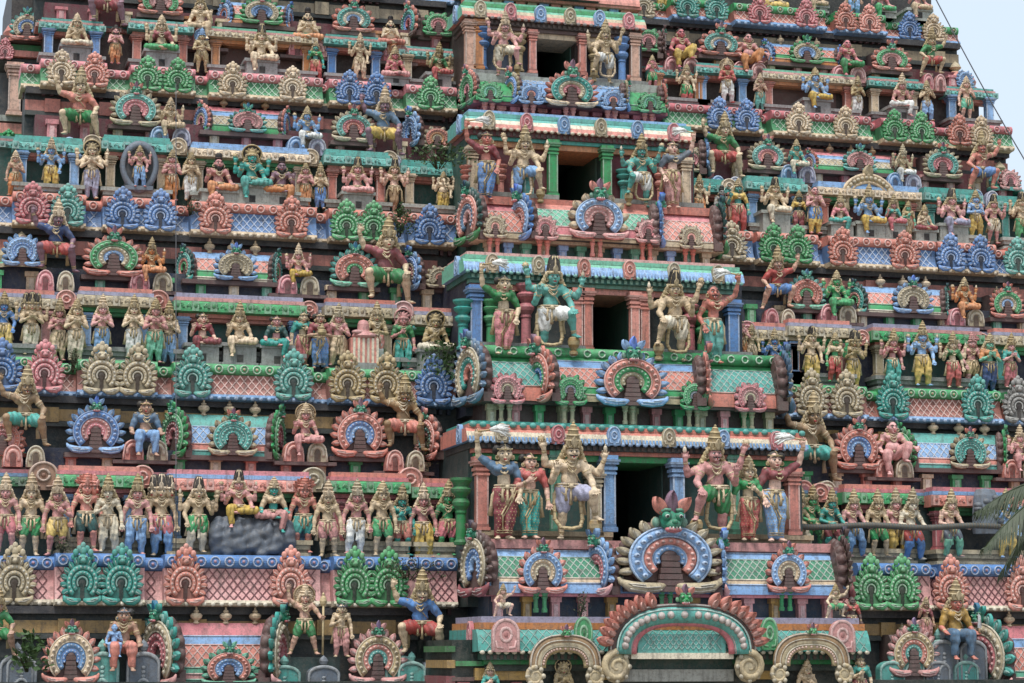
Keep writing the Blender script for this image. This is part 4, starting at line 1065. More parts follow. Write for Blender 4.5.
    ARCH[key] = D; return D
def shrine_arch(name, loc, w, cols, rotz=0, npet=13, lion=True, back='brown', niche=True, hscale=1.0, squash=1.0, lionc=(.02, .24, .14), lscale=1.0):
    D = arch_meshes(npet, squash); pet, r1, r2, r3, sc = cols
    root = part(name, D['ring'], r1, None, loc, (0, 0, rotz), (w, w, w * hscale))
    link('petal_fan', D['petals'], root, pet); link('inner_ring', D['ring2'], root, r2)
    link('innermost_ring', D['ring3'], root, r3); link('scroll_base', D['scroll'], root, sc); link('arch_back', D['back'], root, back)
    if niche: link('niche', D['niche'], root, 'brown')
    if lion:
        zz = CZ + .40 * squash
        lscale = (lscale, lscale, lscale / hscale); zz += .02 * (1 / hscale - 1)
        l = link('lion_face', D['lion'], root, lionc, (0, -.04, zz + .05), None, lscale)
        link('lion_mouth', D['mouth'], root, 'rose', (0, -.04, zz + .05), None, lscale); link('lion_crest', D['crest'], root, pet if pet not in ('cream', 'khaki') else 'salmon', (0, -.04, zz + .05), None, lscale)
    return root
def ledge_arch_mesh():
    m = MB(); cz = .46
    n = 20; P_ = hs(.40, -60, 240, n, z=cz); vs = [(x, -.02, z) for x, z in P_] + [(x, .16, z) for x, z in P_]
    m.add(vs, [tuple(range(n + 1)), tuple(range(n + 1, 2 * n + 2))[::-1]] + [(i + 1, i, n + 1 + i, n + 2 + i) for i in range(n)] + [(0, n, 2 * n + 1, n + 1)], (.55, .55, .55))
    for i in range(13):
        a = R(-28 + 236 * i / 12); x, z = .35 * math.cos(a), cz + .35 * math.sin(a)
        if abs(a - math.pi / 2) < .3: continue
        m.leaf((x, z), a + .3 * math.cos(a), .17, .062, .07, y=0); m.tube([(x + .02 * math.cos(a), -.07, z + .02 * math.sin(a)), (x + .12 * math.cos(a), -.085, z + .12 * math.sin(a))], .010, w=.5, n=5)
    for r, t in ((.31, .055), (.20, .045)):
        m.tube([(x, -.05, z) for x, z in hs(r, -50, 230, z=cz)], t, n=8, flat=(1, .8))
    for x, z in hs(.31, -35, 215, 15, z=cz): m.ell((x, -.09, z), (.029, .022, .029), w=.45, nu=8, nv=4)
    for x, z in hs(.20, -30, 210, 11, z=cz): m.ell((x, -.08, z), (.020, .018, .020), w=.4, nu=7, nv=4)
    m.tube([(x, -.035, z) for x, z in hs(.115, -40, 220, z=cz)], .022, w=.35, n=6)
    m.ell((0, -.02, cz - .02), (.095, .02, .10), (.10, .08, .08)); m.bx(-.045, .045, -.05, 0, .10, cz - .02, (.10, .08, .08))
    for s in (-1, 1):
        m.tube([(s * .03, -.06, .12), (s * .14, -.09, .085), (s * .28, -.09, .085), (s * .40, -.07, .14), (s * .43, -.05, .22)], [.03, .07, .085, .06, .015], n=9, flat=(1, .75))
        m.tube([(s * .10, -.145, .085), (s * .25, -.16, .085), (s * .36, -.13, .14), (s * .28, -.155, .135), (s * .2, -.16, .115)], .011, w=.55, n=5)
    m.ell((0, -.06, .93), (.13, .08, .10)); m.ell((0, -.12, .90), (.07, .05, .05), w=.1)
    for s in (-1, 1):
        m.ell((s * .065, -.125, .955), (.042, .035, .040), w=.2); m.ell((s * .066, -.158, .955), (.014, .01, .016), (.08, .08, .08))
        m.ell((s * .15, -.04, .92), (.05, .04, .06)); m.ell((s * .145, -.03, 1.05), (.05, .04, .055), w=.12)
    for i, (x, z, r) in enumerate(((-.17, 1.06, .065), (.17, 1.06, .065), (0, 1.08, .08), (-.09, 1.13, .065), (.09, 1.13, .065), (0, 1.20, .065), (-.22, .97, .05), (.22, .97, .05))): m.ell((x, -.07 + .01 * i, z), (r, r * .8, r * 1.15), w=.1 if i % 2 else 0)
    return m.mesh('ledge_arch')
LA = ledge_arch_mesh()

# ---- ledges: roll with rosettes, lattice frieze, drip trim ------------------------------------------
LEDGE = {1: ('blue', 'pink', 'ivory'), 2: ('green', 'salmon', 'sky'), 3: ('salmon', 'blue', 'cream'), 4: ('rose', 'green', 'cream'), 5: ('green', 'salmon', 'sky')}
PJC = {1: (('salmon', 'cream', 'sky', 'blue', 'salmon'), ('pink', 'gold', 'salmon', 'aqua', 'pink')), 2: (('sky', 'blue', 'pink', 'rose', 'sky'), ('salmon', 'salmon', 'blue', 'sky', 'salmon')),
       3: (('salmon', 'green', 'khaki', 'sky', 'salmon'), ('aqua', 'salmon', 'salmon', 'green', 'mint')), 4: (('khaki', 'aqua', 'rose', 'rose', 'khaki'), ('khaki', 'aqua', 'rose', 'salmon', 'khaki')),
       5: (('salmon', 'green', 'pink', 'pink', 'salmon'), ('salmon', 'aqua', 'ivory', 'sky', 'salmon'))}
SAC = {1: ('mint', 'salmon', 'sky', 'blue', 'mint'), 2: ('khaki', 'teal', 'aqua', 'teal', 'khaki'), 3: ('sky', 'khaki', 'khaki', 'khaki', 'sky'), 4: ('aqua', 'pink', 'pink', 'rose', 'aqua'), 5: ('green', 'khaki', 'sky', 'blue', 'green')}
LAR = {1: '15 khaki,83 teal,122 teal,186 salmon,291 salmon,355 green,389 green,871 green,902 green,951 salmon,1022 salmon',
       2: '2 blue,45 rose,102 khaki,138 khaki,193 aqua,294 aqua,348 gold,387 gold,434 blue,812 khaki,847 khaki,893 teal,978 teal,1019 grey',
       3: '33 rose,68 aqua,123 blue,161 blue,216 salmon,292 salmon,347 green,374 green,430 blue,732 khaki,774 green,798 green,843 salmon,905 salmon,951 blue,981 blue,1018 aqua',
       4: '62 cream,95 salmon,148 green,178 green,233 cream,293 cream,350 blue,377 blue,431 green,720 blue,747 blue,799 cream,846 cream,895 green,922 green,960 salmon,982 cream',
       5: '200 rose,300 blue,644 khaki,688 teal,717 teal,760 rose,807 rose,846 salmon,870 salmon,910 blue,934 cream'}
def ypx(k, px):                                   # pixel row of the ledge's roll top, for looking up the X of a pixel column
    return {1: 560, 2: 358 + .037 * px, 3: 192 + .053 * px, 4: 58 + .07 * px, 5: -45 + .075 * px}[k]
CK = {1: ((440, 472),), 2: ((16, 285), (427, 300), (758, 325)), 3: ((48, 125), (1016, 190), (429, 160), (703, 175)), 4: ((72, 30), (968, 84), (428, 42), (676, 62))}      # corner pavilions
def segs(k, half):
    """projecting shrine bays of storey k: (X centre, half width, is_hall)"""
    out = []
    q = min(k + 1, 6); f = 1 - .05 * (k - 1)                 # the ledge steps forward under the pavilions that stand on it
    for (x, y, w) in PJ[q]: out.append((XX(x, y, W[q] - 1.42), half * .86 * f, False))
    for s in SA[q]: out.append((XX(s[0], s[1], W[q] - 1.42), half * 1.55 * f, True))
    for (x, y) in CK.get(k, ()): out.append((XX(x, y, W[q] - 1.42), half * .86 * f, False))
    return out
def lattice(m, x0, x1, prof, step, r=.011, w=.55, col=(1, 1, 1)):
    L = sum(math.dist(prof[i], prof[i + 1]) for i in range(len(prof) - 1))
    for sg in (-1, 1):
        x = x0 - L
        while x < x1 + L:
            pts = []; s = 0
            for i, q in enumerate(prof):
                if i: s += math.dist(prof[i - 1], prof[i])
                xx = x + (s if sg > 0 else L - s) * .8
                pts.append((xx, q[0] - .006, q[1]))
            a = [p for p in pts if x0 < p[0] < x1]
            if len(a) > 1: m.tube(a, r, col, w, n=4, cap=False)
            x += step
LH = {1: .95, 2: .70, 3: .70, 4: .58, 5: .50}
for k in range(1, 6):
    rc_, fc, tc = (C(q) for q in LEDGE[k]); zt = zf[k]; front = W[k] - .74; hk = LH[k]; u = hk / .95
    spans = [(XL[k] - .5, bx[k][0] - .1), (bx[k][1] + .1, XR[k] + .35)]
    S_ = segs(k, .95)
    for (a, b) in spans:
        cuts = [(a, b, 0)]
        for (xc, hw, big) in S_:
            if a < xc < b or a < xc - hw < b or a < xc + hw < b:
                nc = []
                for (p, q, o) in cuts:
                    l, r_ = max(p, xc - hw), min(q, xc + hw)
                    if l < r_ and o == 0:
                        if p < l: nc.append((p, l, 0))
                        nc.append((l, r_, .34))
                        if r_ < q: nc.append((r_, q, 0))
                    else: nc.append((p, q, o))
                cuts = nc
        m = MB(); fr = MB(); tr = MB()
        for (p, q, o) in cuts:
            f = front - o; back = W[k] + .1; dz = 0 if o else -.05
            z_ = zt + dz
            rr = .13 * (.55 + .45 * u)
            prof = [(f + .12, z_)] + [(f + .10 - rr * math.sin(R(t)), z_ - rr + rr * math.cos(R(t))) for t in range(20, 180, 20)] + [(f + .10, z_ - 2 * rr), (back, z_ - 2 * rr), (back, z_)]
            m.extrude_x(prof, p, q, mixc(rc_, rc_, 0))
            n = max(1, int((q - p) / .25)); 
            for i in range(n):
                x = p + (i + .5) * (q - p) / n
                m.tube([(x + .68 * rr * math.cos(a_), f + .09 - rr + .02 * abs(math.sin(a_)), z_ - rr + .68 * rr * math.sin(a_)) for a_ in [j * math.pi / 5 for j in range(11)]], .017, rc_, .45, n=5, cap=False)
                m.ell((x, f + .10 - rr, z_ - rr), (.032, .03, .032), mixc(rc_, 'salmon', .6), .1, nu=8, nv=5)
            zb = z_ - 2 * rr; zc_ = zt - hk + .10 * u
            fh = zb - zc_; prof = [(f + .05, zb), (f + .055, zb - fh * .33), (f + .02, zb - fh * .7), (f - .05, zc_), (back, zc_), (back, zb)]
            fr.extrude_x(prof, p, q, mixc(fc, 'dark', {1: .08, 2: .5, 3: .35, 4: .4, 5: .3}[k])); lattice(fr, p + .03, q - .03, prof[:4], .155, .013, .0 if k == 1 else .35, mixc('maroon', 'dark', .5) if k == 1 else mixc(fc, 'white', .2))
            tr.extrude_x([(f - .07, zc_), (f - .09, zc_ - .05), (f - .05, zc_ - .10), (f + .3, zc_ - .13), (back, zc_ - .13), (back, zc_)], p, q, tc)
            n = max(1, int((q - p) / .16))
            for i in range(n):
                x = p + (i + .5) * (q - p) / n; tr.ell((x, f - .075, zc_ - .075), (.05, .03, .042), tc, .25, nu=8, nv=5)
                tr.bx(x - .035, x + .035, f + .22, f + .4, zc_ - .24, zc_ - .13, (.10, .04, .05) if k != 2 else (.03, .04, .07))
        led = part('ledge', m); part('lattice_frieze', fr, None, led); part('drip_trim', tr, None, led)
    for e in LAR[k].split(','):
        px, c = e.split(); px = float(px); yb_ = ypx(k, px)
        x = XX(px, yb_, front - .44); o_ = .34 if any(abs(x - q[0]) < q[1] + .22 for q in S_) else .02; x = XX(px, yb_, front - o_ - .1); sc = {1: .80, 2: .80, 3: .74, 4: .65, 5: .62}[k] * (1 + .04 * (rnd.random() - .5))
        part('ledge_arch', LA, mixc(c, 'cream', .05), None, (x, front - o_ - .06, zt - hk - .02), (0, 0, R(rnd.uniform(-2, 2))), (sc, sc * .85, {1: .92, 2: .84, 3: .72, 4: .63, 5: .58}[k]))

# ---- parapets of little shrines under each ledge ------------------------------------------------------
def pot_finial():
    m = MB(); m.lathe([(.05, 0), (.07, .02), (.04, .05), (.045, .07), (.11, .12), (.125, .17), (.09, .21), (.04, .225), (.055, .245), (.05, .265), (.025, .28), (.02, .33), (0, .35)], (1, 1, 1), n=14); return m.mesh('finial_pot')
POT = pot_finial()
def vault(x0, x1, Yf, z0, z1, depth, bands, lat=None, step=.16):
    """barrel roof seen from its long side: curved front with painted bands (colour, fraction)"""
    m = MB(); H_ = z1 - z0; prof = []; cols = []
    def pt(t):
        return (Yf + depth * .45 * (t ** 1.8), z0 + H_ * t)
    t = 0; latprof = None
    for c, fr_ in bands:
        n = 4 if fr_ > .25 else 2; st = []
        for i in range(n + (0 if prof else 0)):
            if not prof: prof.append(pt(0))
            prof.append(pt(t + fr_ * (i + 1) / n)); cols.append(C(c)); 
        if lat == c: latprof = [pt(t + fr_ * i / 4) for i in range(5)]
        t += fr_
    prof += [(Yf + depth, z1), (Yf + depth, z0)]; cols += [C(bands[-1][0]), DARK, DARK]
    m.extrude_x(prof, x0, x1, cols)
    t = 0
    for c, fr_ in bands[:-1]:
        t += fr_; p = pt(t); m.tube([(x0, p[0] - .004, p[1]), (x1, p[0] - .004, p[1])], .016, mixc(c, 'white', .35), 0, n=5)
    if latprof: lattice(m, x0 + .02, x1 - .02, latprof, step, .011, .5, mixc(lat, 'white', .2))
    return m
SB = {1: (('mint', .10), ('pink', .09), ('mint', .10), ('salmon', .36), ('sky', .14), ('rose', .21)), 2: (('aqua', .12), ('salmon', .16), ('sky', .42), ('aqua', .30)), 3: (('ivory', .1), ('green', .22), ('salmon', .42), ('sky', .26)),
      4: (('green', .26), ('khaki', .34), ('sky', .2), ('rose', .2)), 5: (('orange', .2), ('green', .2), ('salmon', .4), ('sky', .2))}
LATC = {1: 'salmon', 2: 'sky', 3: 'salmon', 4: 'khaki', 5: 'salmon'}
BASEC = {1: None, 2: ('green', 'salmon'), 3: ('green', 'mint'), 4: ('rose', 'pink'), 5: ('rose', 'orange')}
NECK = {}
for k in range(1, 6):
    Yf = W[k] - 1.42; zl = zf[k] - LH[k] + .08
    # dark recess wall behind the shrines, with a painted timber band
    m = MB(); zb = zf[k] - 3.6 if k == 1 else zc[k - 1] - .3
    bc = {1: 'mustard', 2: 'mustard', 3: 'salmon', 4: 'salmon', 5: 'khaki'}[k]; zz = zl - .46
    for (a, b) in ((XL[k] - .4, bx[k - 1][0]), (bx[k - 1][1], XR[k] + .3)):
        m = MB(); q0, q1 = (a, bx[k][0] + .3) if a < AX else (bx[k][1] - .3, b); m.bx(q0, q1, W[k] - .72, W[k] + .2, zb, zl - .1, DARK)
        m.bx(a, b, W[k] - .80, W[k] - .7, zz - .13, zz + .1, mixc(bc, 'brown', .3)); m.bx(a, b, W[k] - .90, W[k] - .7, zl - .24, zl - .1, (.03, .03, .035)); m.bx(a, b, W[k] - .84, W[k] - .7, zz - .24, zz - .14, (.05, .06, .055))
        n = int((b - a) / 1.1)
        for i in range(n): x = a + (i + .5) * (b - a) / n; m.bx(x - .16, x + .16, W[k] - .87, W[k] - .7, zz - .16, zz + .13, mixc(bc, 'brown', .2))
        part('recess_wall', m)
    for i, (px, py, w) in enumerate(PJ[k]):
        s = w * mpp(px, py, Yf); x, z = XX(px, py, Yf), ZZ(px, py, Yf)
        inner = abs(x - AX) < 6.2
        cols = PJC[k][1 if inner else 0]
        hr = {1: (1.1, 1.02, 1.0), 2: (.92, .95, .95), 3: (.74, .82, .87, .87), 4: (.8, .77, .75, .75), 5: (.68, .72, .64, .64)}[k][i]
        shrine_arch('shrine_arch', (x, Yf, z), s, cols, 0, 13 if k != 5 else 9, hscale=hr)
        m = MB(); m.extrude_x([(Yf + .10, z), (Yf + .1, z + s * .6 * hr), (Yf + .25, z + s * .74 * hr), (W[k] - .6, z + s * .74 * hr), (W[k] - .6, z)], x - s * .36, x + s * .36, mixc('brown', DARK, .3))
        m.bx(x - s * .52, x + s * .52, Yf - .06, W[k] - .6, z - .09, z, 'brown'); part('shrine_body', m)
        part('finial_pot', POT, 'khaki', None, (x, Yf + .45, z + s * .74 * hr), None, .7)
    for (px, py, w, xl, xr, yt) in SA[k]:
        s = w * mpp(px, py, Yf); x, z = XX(px, py, Yf), ZZ(px, py, Yf); X0, X1 = XX(xl, py, Yf), XX(xr, py, Yf); z1 = ZZ(px, yt + 1, Yf + .3)
        v = part('vaulted_roof', vault(X0, X1, Yf + .06, z, z1, .75, SB[k], LATC[k])); m = MB(); m.bx(X0 - .12, X1 + .12, Yf - .04, W[k] - .6, z - .09, z, 'brown'); part('shrine_body', m)
        shrine_arch('hall_arch', (x, Yf - .02, z + .01), s, SAC[k], 0, 11, hscale={1: .74, 2: .88, 3: .77, 4: .66, 5: .68}[k])
        for i in (-1, 0, 1): part('finial_pot', POT, 'cream' if k != 4 else 'bronze', None, (x + i * (X1 - X0) * .26, Yf + .42, z1 - .02), None, .95 if k < 4 else .75)
        hg = (ZZ(px, yt, Yf) - z) * 1.22 / .92
        for xe, sg in ((X0, -1), (X1, 1)):
            shrine_arch('end_gable', (xe + sg * .02, Yf + .30, z - .05), hg * .92, ({1: ('teal', 'khaki', 'rose', 'rose', 'pink'), 2: ('green', 'green', 'maroon', 'rose', 'leaf'), 3: ('dkteal', 'teal', 'salmon', 'green', 'teal'), 4: ('salmon', 'blue', 'khaki', 'rose', 'slate'), 5: ('blue', 'sky', 'salmon', 'blue', 'sky')})[k],
                        R(sg * 66), 13, back='brown', niche=False, hscale=1.1)
    # neck between cornice and shrines: posts in pairs
    if BASEC[k]:
        NECK[k] = True

# ---- cornices, pavilions, pillars of the wings -----------------------------------------------------------
def pillar_mesh():
    m = MB(); k = (1, 1, 1); d = (.6, .6, .6)
    m.bx(-.5, .5, -.5, .5, 0, .06, k); m.bx(-.42, .42, -.42, .42, .06, .10, d); m.bx(-.36, .36, -.36, .36, .10, .74, k); m.bx(-.40, -.30, -.40, -.34, .10, .74, k, .4); m.bx(.30, .40, -.40, -.34, .10, .74, k, .4)
    for i, (h, w) in enumerate(((.03, .46), (.03, .40), (.04, .50), (.03, .42), (.035, .58), (.03, .66), (.055, .54))):
        z = .74 + sum((.03, .03, .04, .03, .035, .03, .055)[:i]); m.bx(-w, w, -w, w, z, z + h, k if i % 2 == 0 else d, .12 if i in (4, 5) else 0)
    return m.mesh('pillar')
def vase_pillar_mesh():
    m = MB(); m.lathe([(.45, 0), (.5, .04), (.36, .08), (.34, .45), (.40, .48), (.36, .52), (.55, .58), (.62, .63), (.5, .68), (.36, .70), (.45, .74), (.66, .79), (.7, .83), (.5, .87), (.6, .92), (.75, .96), (.75, 1.0), (0, 1)], (1, 1, 1), n=10, cols=[(1, 1, 1), (.75, .75, .75)] * 9)
    return m.mesh('vase_pillar')
def post_mesh():
    m = MB(); m.bx(-.10, .10, -.02, .14, 0, .8); m.bx(-.135, .135, -.05, .14, .8, 1); m.bx(-.05, .05, -.035, .1, .2, .72, w=.3); m.bx(-.12, .12, -.04, .14, 0, .1); return m.mesh('roof_post')
POST = post_mesh(); PIL = pillar_mesh(); VAS = vase_pillar_mesh()
def pillar(x, Y, z0, z1, w, c, mesh=None): return part('pillar' if mesh is None else 'vase_pillar', mesh or PIL, c, None, (x, Y, z0), None, (w, w, z1 - z0))
CORN = {1: [('rose', 'sky', 'salmon', 'leaf'), ('salmon', 'rose', 'green', 'rose')], 2: [('lilac', 'pink', 'green', 'salmon'), ('salmon', 'lilac', 'khaki', 'green')], 3: [('sky', 'sky', 'cream', 'green'), ('aqua', 'aqua', 'aqua', 'salmon')], 4: [('mint', 'pink', 'khaki', 'orange'), ('aqua', 'pink', 'aqua', 'salmon')]}
PLC = {1: ['sky', 'rose', 'slate'], 2: ['sky', 'khaki', 'pink', 'teal'], 3: ['cream', 'salmon', 'sky', 'aqua'], 4: ['salmon', 'blue', 'sky', 'cream', 'orange']}
PEDC = {1: 'khaki', 2: 'grey', 3: 'stone', 4: 'grey', 5: 'stone'}
def cornice_piece(m, x0, x1, f, back, z, cols, hgt=.56):
    c1, c2, c3, c4 = (C(c) for c in cols)
    h = hgt
    m.bx(x0 - .03, x1 + .03, f + .06, back, z - .09 * h / .56, z, c1); m.bx(x0 - .06, x1 + .06, f + .02, back, z - .17 * h / .56, z - .092 * h / .56, c2)
    a, b = z - .172 * h / .56, z - .40 * h / .56
    m.extrude_x([(f + .03, a), (f - .02, a - .04), (f - .06, b + .05), (f - .06, b), (f + .1, b - .02), (back, b - .02), (back, a)], x0 - .08, x1 + .08, c3)
    for i in range(int((x1 - x0) / .17)):            # running scroll between the blocks
        x = x0 + .06 + i * .17; zz = (a + b) / 2; m.tube([(x - .06, f - .062, zz - .02), (x - .02, f - .068, zz + .045), (x + .035, f - .068, zz + .02), (x + .02, f - .068, zz - .035), (x + .07, f - .062, zz - .03)], .012, mixc(c3, 'white', .22) if i % 2 else mixc(c3, 'brown', .35), n=5)
    n = max(2, int((x1 - x0) / .34))
    for i in range(n + 1):
        x = x0 - .02 + (x1 - x0 + .04) * i / n; m.bx(x - .07, x + .07, f - .075, f + .05, b + .005, a - .015, mixc(c3, 'white', .25)); m.ell((x, f - .078, (a + b) / 2), (.04, .012, .05), mixc(c3, 'brown', .25), nu=8, nv=4)
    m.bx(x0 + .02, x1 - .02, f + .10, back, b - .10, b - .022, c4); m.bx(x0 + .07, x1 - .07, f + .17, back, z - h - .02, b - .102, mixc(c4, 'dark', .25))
for k in range(1, 5):
    Wk = W[k]; z = zc[k]
    for (a, b) in ((XL[k] - .1, bx[k][0] - .02), (bx[k][1] + .02, XR[k] + .1)):
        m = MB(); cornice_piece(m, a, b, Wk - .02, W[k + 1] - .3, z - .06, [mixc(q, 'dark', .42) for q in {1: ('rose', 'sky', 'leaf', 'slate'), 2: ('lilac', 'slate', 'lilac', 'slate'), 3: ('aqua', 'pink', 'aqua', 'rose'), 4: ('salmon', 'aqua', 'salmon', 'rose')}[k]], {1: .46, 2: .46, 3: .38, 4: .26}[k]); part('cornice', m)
    for j, (px, py, *rest) in enumerate(list(PJ[k + 1]) + list(SA[k + 1]) + list(CK.get(k, ()))):
        hall = len(rest) > 1; jit = .011 * j + (.05 if not rest else 0); HC = {1: .56, 2: .54, 3: .46, 4: .36}[k]; PH = {1: 1, 2: 1, 3: .9, 4: .8}[k]
        x = XX(px, py, W[k + 1] - 1.42); hw = (.72 if not hall else 1.32) * (1 - .045 * (k - 1)); f = Wk - (.50 if hall else .46) + jit
        m = MB(); cornice_piece(m, x - hw, x + hw, f, Wk - .1 + jit, z - jit * .8, CORN[k][0 if hall else 1], HC); part('pavilion_cornice', m)
        m = MB(); pz = zf[k]
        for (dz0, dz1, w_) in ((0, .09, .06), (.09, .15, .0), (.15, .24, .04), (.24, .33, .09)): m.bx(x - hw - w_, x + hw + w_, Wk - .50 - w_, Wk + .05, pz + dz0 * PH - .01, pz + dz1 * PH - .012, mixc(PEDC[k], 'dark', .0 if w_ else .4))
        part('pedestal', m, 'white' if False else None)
        c = PLC[k][j % len(PLC[k])]
        for s in (-1, 1): pillar(x + s * (hw - .12), Wk - .27, pz + .32 * PH, z - HC + .03, .24, c)
        if hall:
            m = MB(); m.bx(x - hw + .3, x + hw - .3, Wk - .03, Wk + .02, pz + .33, z - HC - .04, {1: (.02, .03, .04), 2: (.015, .09, .08), 3: (.12, .02, .03), 4: (.14, .07, .06)}[k]); part('back_panel', m)
    # posts in the neck above the cornice
    Yn = W[k + 1] - 1.30; zt = ZZ(235, PJ[k + 1][0][1] + 3, W[k + 1] - 1.42)
    m = MB()
    for (a, b) in ((XL[k + 1] - .2, bx[k][0]), (bx[k][1], XR[k + 1] + .2)):
        m.bx(a, b, Yn + .12, W[k + 1] - .6, z - .1, zt + .1, (.02, .03, .06) if k < 3 else (.13, .03, .04))
        n = int((b - a) / .66)
        for i in range(n):
            x = a + (i + .5) * (b - a) / n; c = BASEC[k + 1][(i // 3) % 2] if i % 3 != 2 else 'cream'
            if -10.4 < x < 14.2: part('roof_post', POST, c, None, (x, Yn, z - .1), None, (1, 1, zt - z + .08))
        part('neck_wall', m); m = MB()
# plaques between the pavilions
def plaque_mesh():
    m = MB(); n = 14; P_ = [(-.5, 0)] + [(.5 * math.cos(R(180 - 180 * i / n)), .55 + .45 * math.sin(R(180 - 180 * i / n))) for i in range(n + 1)] + [(.5, 0)]
    N_ = len(P_); m.add([(x, -.06, z) for x, z in P_] + [(x, .3, z) for x, z in P_], [tuple(range(N_))] + [((i + 1) % N_, i, N_ + i, N_ + (i + 1) % N_) for i in range(N_)], (.85, .85, .85))
    m.tube([(x * .88, -.07, z * .93 + .03) for x, z in P_], .05, w=.25, n=6); m.tube([(.2 * math.cos(i * .5236), -.08, .52 + .2 * math.sin(i * .5236)) for i in range(13)], .05, w=.3, n=6); m.ell((0, -.08, .52), (.08, .05, .08), (.6, .5, .5))
    for s in (-1, 1): m.tube([(s * .1, -.08, .12), (s * .32, -.09, .14), (s * .36, -.08, .34)], .04, w=.2, n=5)
    return m.mesh('plaque')
PLQ = plaque_mesh()
for k, e in ((1, '43 490 30 tan,142 488 24 salmon,313 492 26 khaki,410 492 26 salmon,820 502 20 salmon,901 507 18 khaki'), (2, '66 309 20 salmon,158 311 22 salmon,309 318 18 salmon,403 322 22 pink,747 338 18 rose,862 345 16 salmon,981 350 18 salmon'),
             (3, '92 152 18 cream,178 155 18 cream,310 166 18 cream,389 168 18 cream,729 194 16 cream,804 202 18 tan,913 211 18 cream'), (4, '200 38 14 salmon,310 47 14 salmon,394 55 14 orange,927 92 14 rose')):
    for q in e.split(','):
        px, py, w, c = q.split(); px, py, w = float(px), float(py), float(w); Y = W[k] - .32; s = w * mpp(px, py, Y)
        part('plaque', PLQ, c, None, (XX(px, py, Y), Y, ZZ(px, py, Y)), None, (s, s, s * .95))

# ---- seats under the statues ------------------------------------------------------------------------------
def niche_block():
    m = MB(); n = 10; P_ = [(-.5, 0), (-.5, .3)] + [(.46 * math.cos(R(180 - 180 * i / n)), .5 + .5 * math.sin(R(180 - 180 * i / n))) for i in range(n + 1)] + [(.5, .3), (.5, 0)]; N_ = len(P_)
    m.add([(x, 0, z) for x, z in P_] + [(x, .8, z) for x, z in P_], [tuple(range(N_))] + [((i + 1) % N_, i, N_ + i, N_ + (i + 1) % N_) for i in range(N_)], (.9, .9, .9)); m.tube([(x * .93, -.01, z * .95) for x, z in P_], .05, w=.3, n=6); m.tube([(.30 * math.cos(R(a)), -.02, .38 + .36 * math.sin(R(a))) for a in range(-20, 201, 20)], .085, w=.2, n=6, flat=(1, .6))
    m.ell((0, -.005, .38), (.17, .02, .26), (.25, .2, .2)); m.bx(-.16, .16, -.012, .01, .02, .36, (.25, .2, .2)); return m.mesh('niche_block')
NB = niche_block()
NC = {1: ('aqua', 'slate'), 2: ('salmon', 'khaki'), 3: ('rose', 'khaki'), 4: ('sky', 'lilac'), 5: ('rose', 'pink')}
def slab_mesh():
    m = MB(); n = 12; P_ = [(-.5, 0)] + [(.5 * math.cos(R(180 - 180 * i / n)), .80 + .2 * math.sin(R(180 - 180 * i / n))) for i in range(n + 1)] + [(.5, 0)]; N_ = len(P_)
    m.add([(x, 0, z) for x, z in P_] + [(x, .5, z) for x, z in P_], [tuple(range(N_))] + [((i + 1) % N_, i, N_ + i, N_ + (i + 1) % N_) for i in range(N_)], (.9, .9, .9))
    m.tube([(x * .9, -.01, z * .97) for x, z in P_], .045, w=.3, n=6); m.ell((0, 0, .30), (.16, .03, .17), (.2, .15, .15)); m.bx(-.16, .16, -.03, .02, 0, .3, (.2, .15, .15))
    m.tube([(.2 * math.cos(R(a)), -.02, .32 + .18 * math.sin(R(a))) for a in range(0, 181, 20)], .04, w=.3, n=5); m.lathe([(.03, 1), (.1, 1.03), (.15, 1.1), (.1, 1.17), (.02, 1.22), (0, 1.24)], (1, 1, 1), .1, n=10, c=(0, .1, 0), sy=.6)
    for z in (.56, .64, .72): m.ell((0, -.01, z), (.07, .03, .035), w=.3, nu=6, nv=4)
    return m.mesh('arched_slab')
SLB = slab_mesh()
for d in STAT:
    k = int(d['row'][1]); p = POSE[d['ps']]; x, Y, z = d['base']; s = d['s']
    if d['row'][0] == 'S' and p['sit']:
        if d['row'] == 'S1' and 220 < d['px'] < 290: continue
        h = z - zf[k]
        if h < .08: continue
        m = MB(); c = PEDC[k]; hw = .30 * s; m.bx(x - hw, x + hw, Y - .14 * s, W[k], zf[k], z - .07, c); m.bx(x - hw - .05, x + hw + .05, Y - .17 * s, W[k], z - .07, z, c); m.bx(x - hw - .04, x + hw + .04, Y - .16 * s, W[k], zf[k], zf[k] + .06, c)
        m.bx(x - .06, x + .07, Y - .145 * s, Y, zf[k] + .06, zf[k] + .22, (.01, .01, .01)); part('pedestal', m)
    elif d['row'][0] == 'P':
        if k == 1:
            if 330 < d['px'] < 350: continue
            for q, c in ((-1, 'aqua'), (1, 'slate')):
                h = 1.0; part('arched_slab', SLB, c, None, (x + q * .37, Y - .05 - .013 * q, z - h), None, (.62, .5, h / (1.24 if d['px'] < 350 and d['px'] > 200 else 1.0)))
            m = MB(); q_ = rnd.uniform(.08, .2); m.bx(x - .7, x + .7, Y + q_, W[k] - .7 + q_ * .1, z - 1.4, z - .03 - q_ * .1, (.03, .06, .055)); part('shrine_body', m)
        else:
            if d['row'] == 'P5' and d['px'] < 110: continue
            h = .40 if p['sit'] else .42; w_ = .40 * (s / 1.6 if not p['sit'] else 1)
            for q in (-1, 1): part('niche_block', NB, NC[k][(q + 1) // 2], None, (x + q * w_ * .58, Y - .12 * (1 if p['sit'] else 2), z - h), (0, 0, R(-q * 4)), (w_, w_ * .8, h))
            m = MB(); m.bx(x - .62, x + .62, Y - .1 - rnd.uniform(0, .03), W[k] - .6, z - h - .07, z - h, 'brown'); part('shrine_body', m)
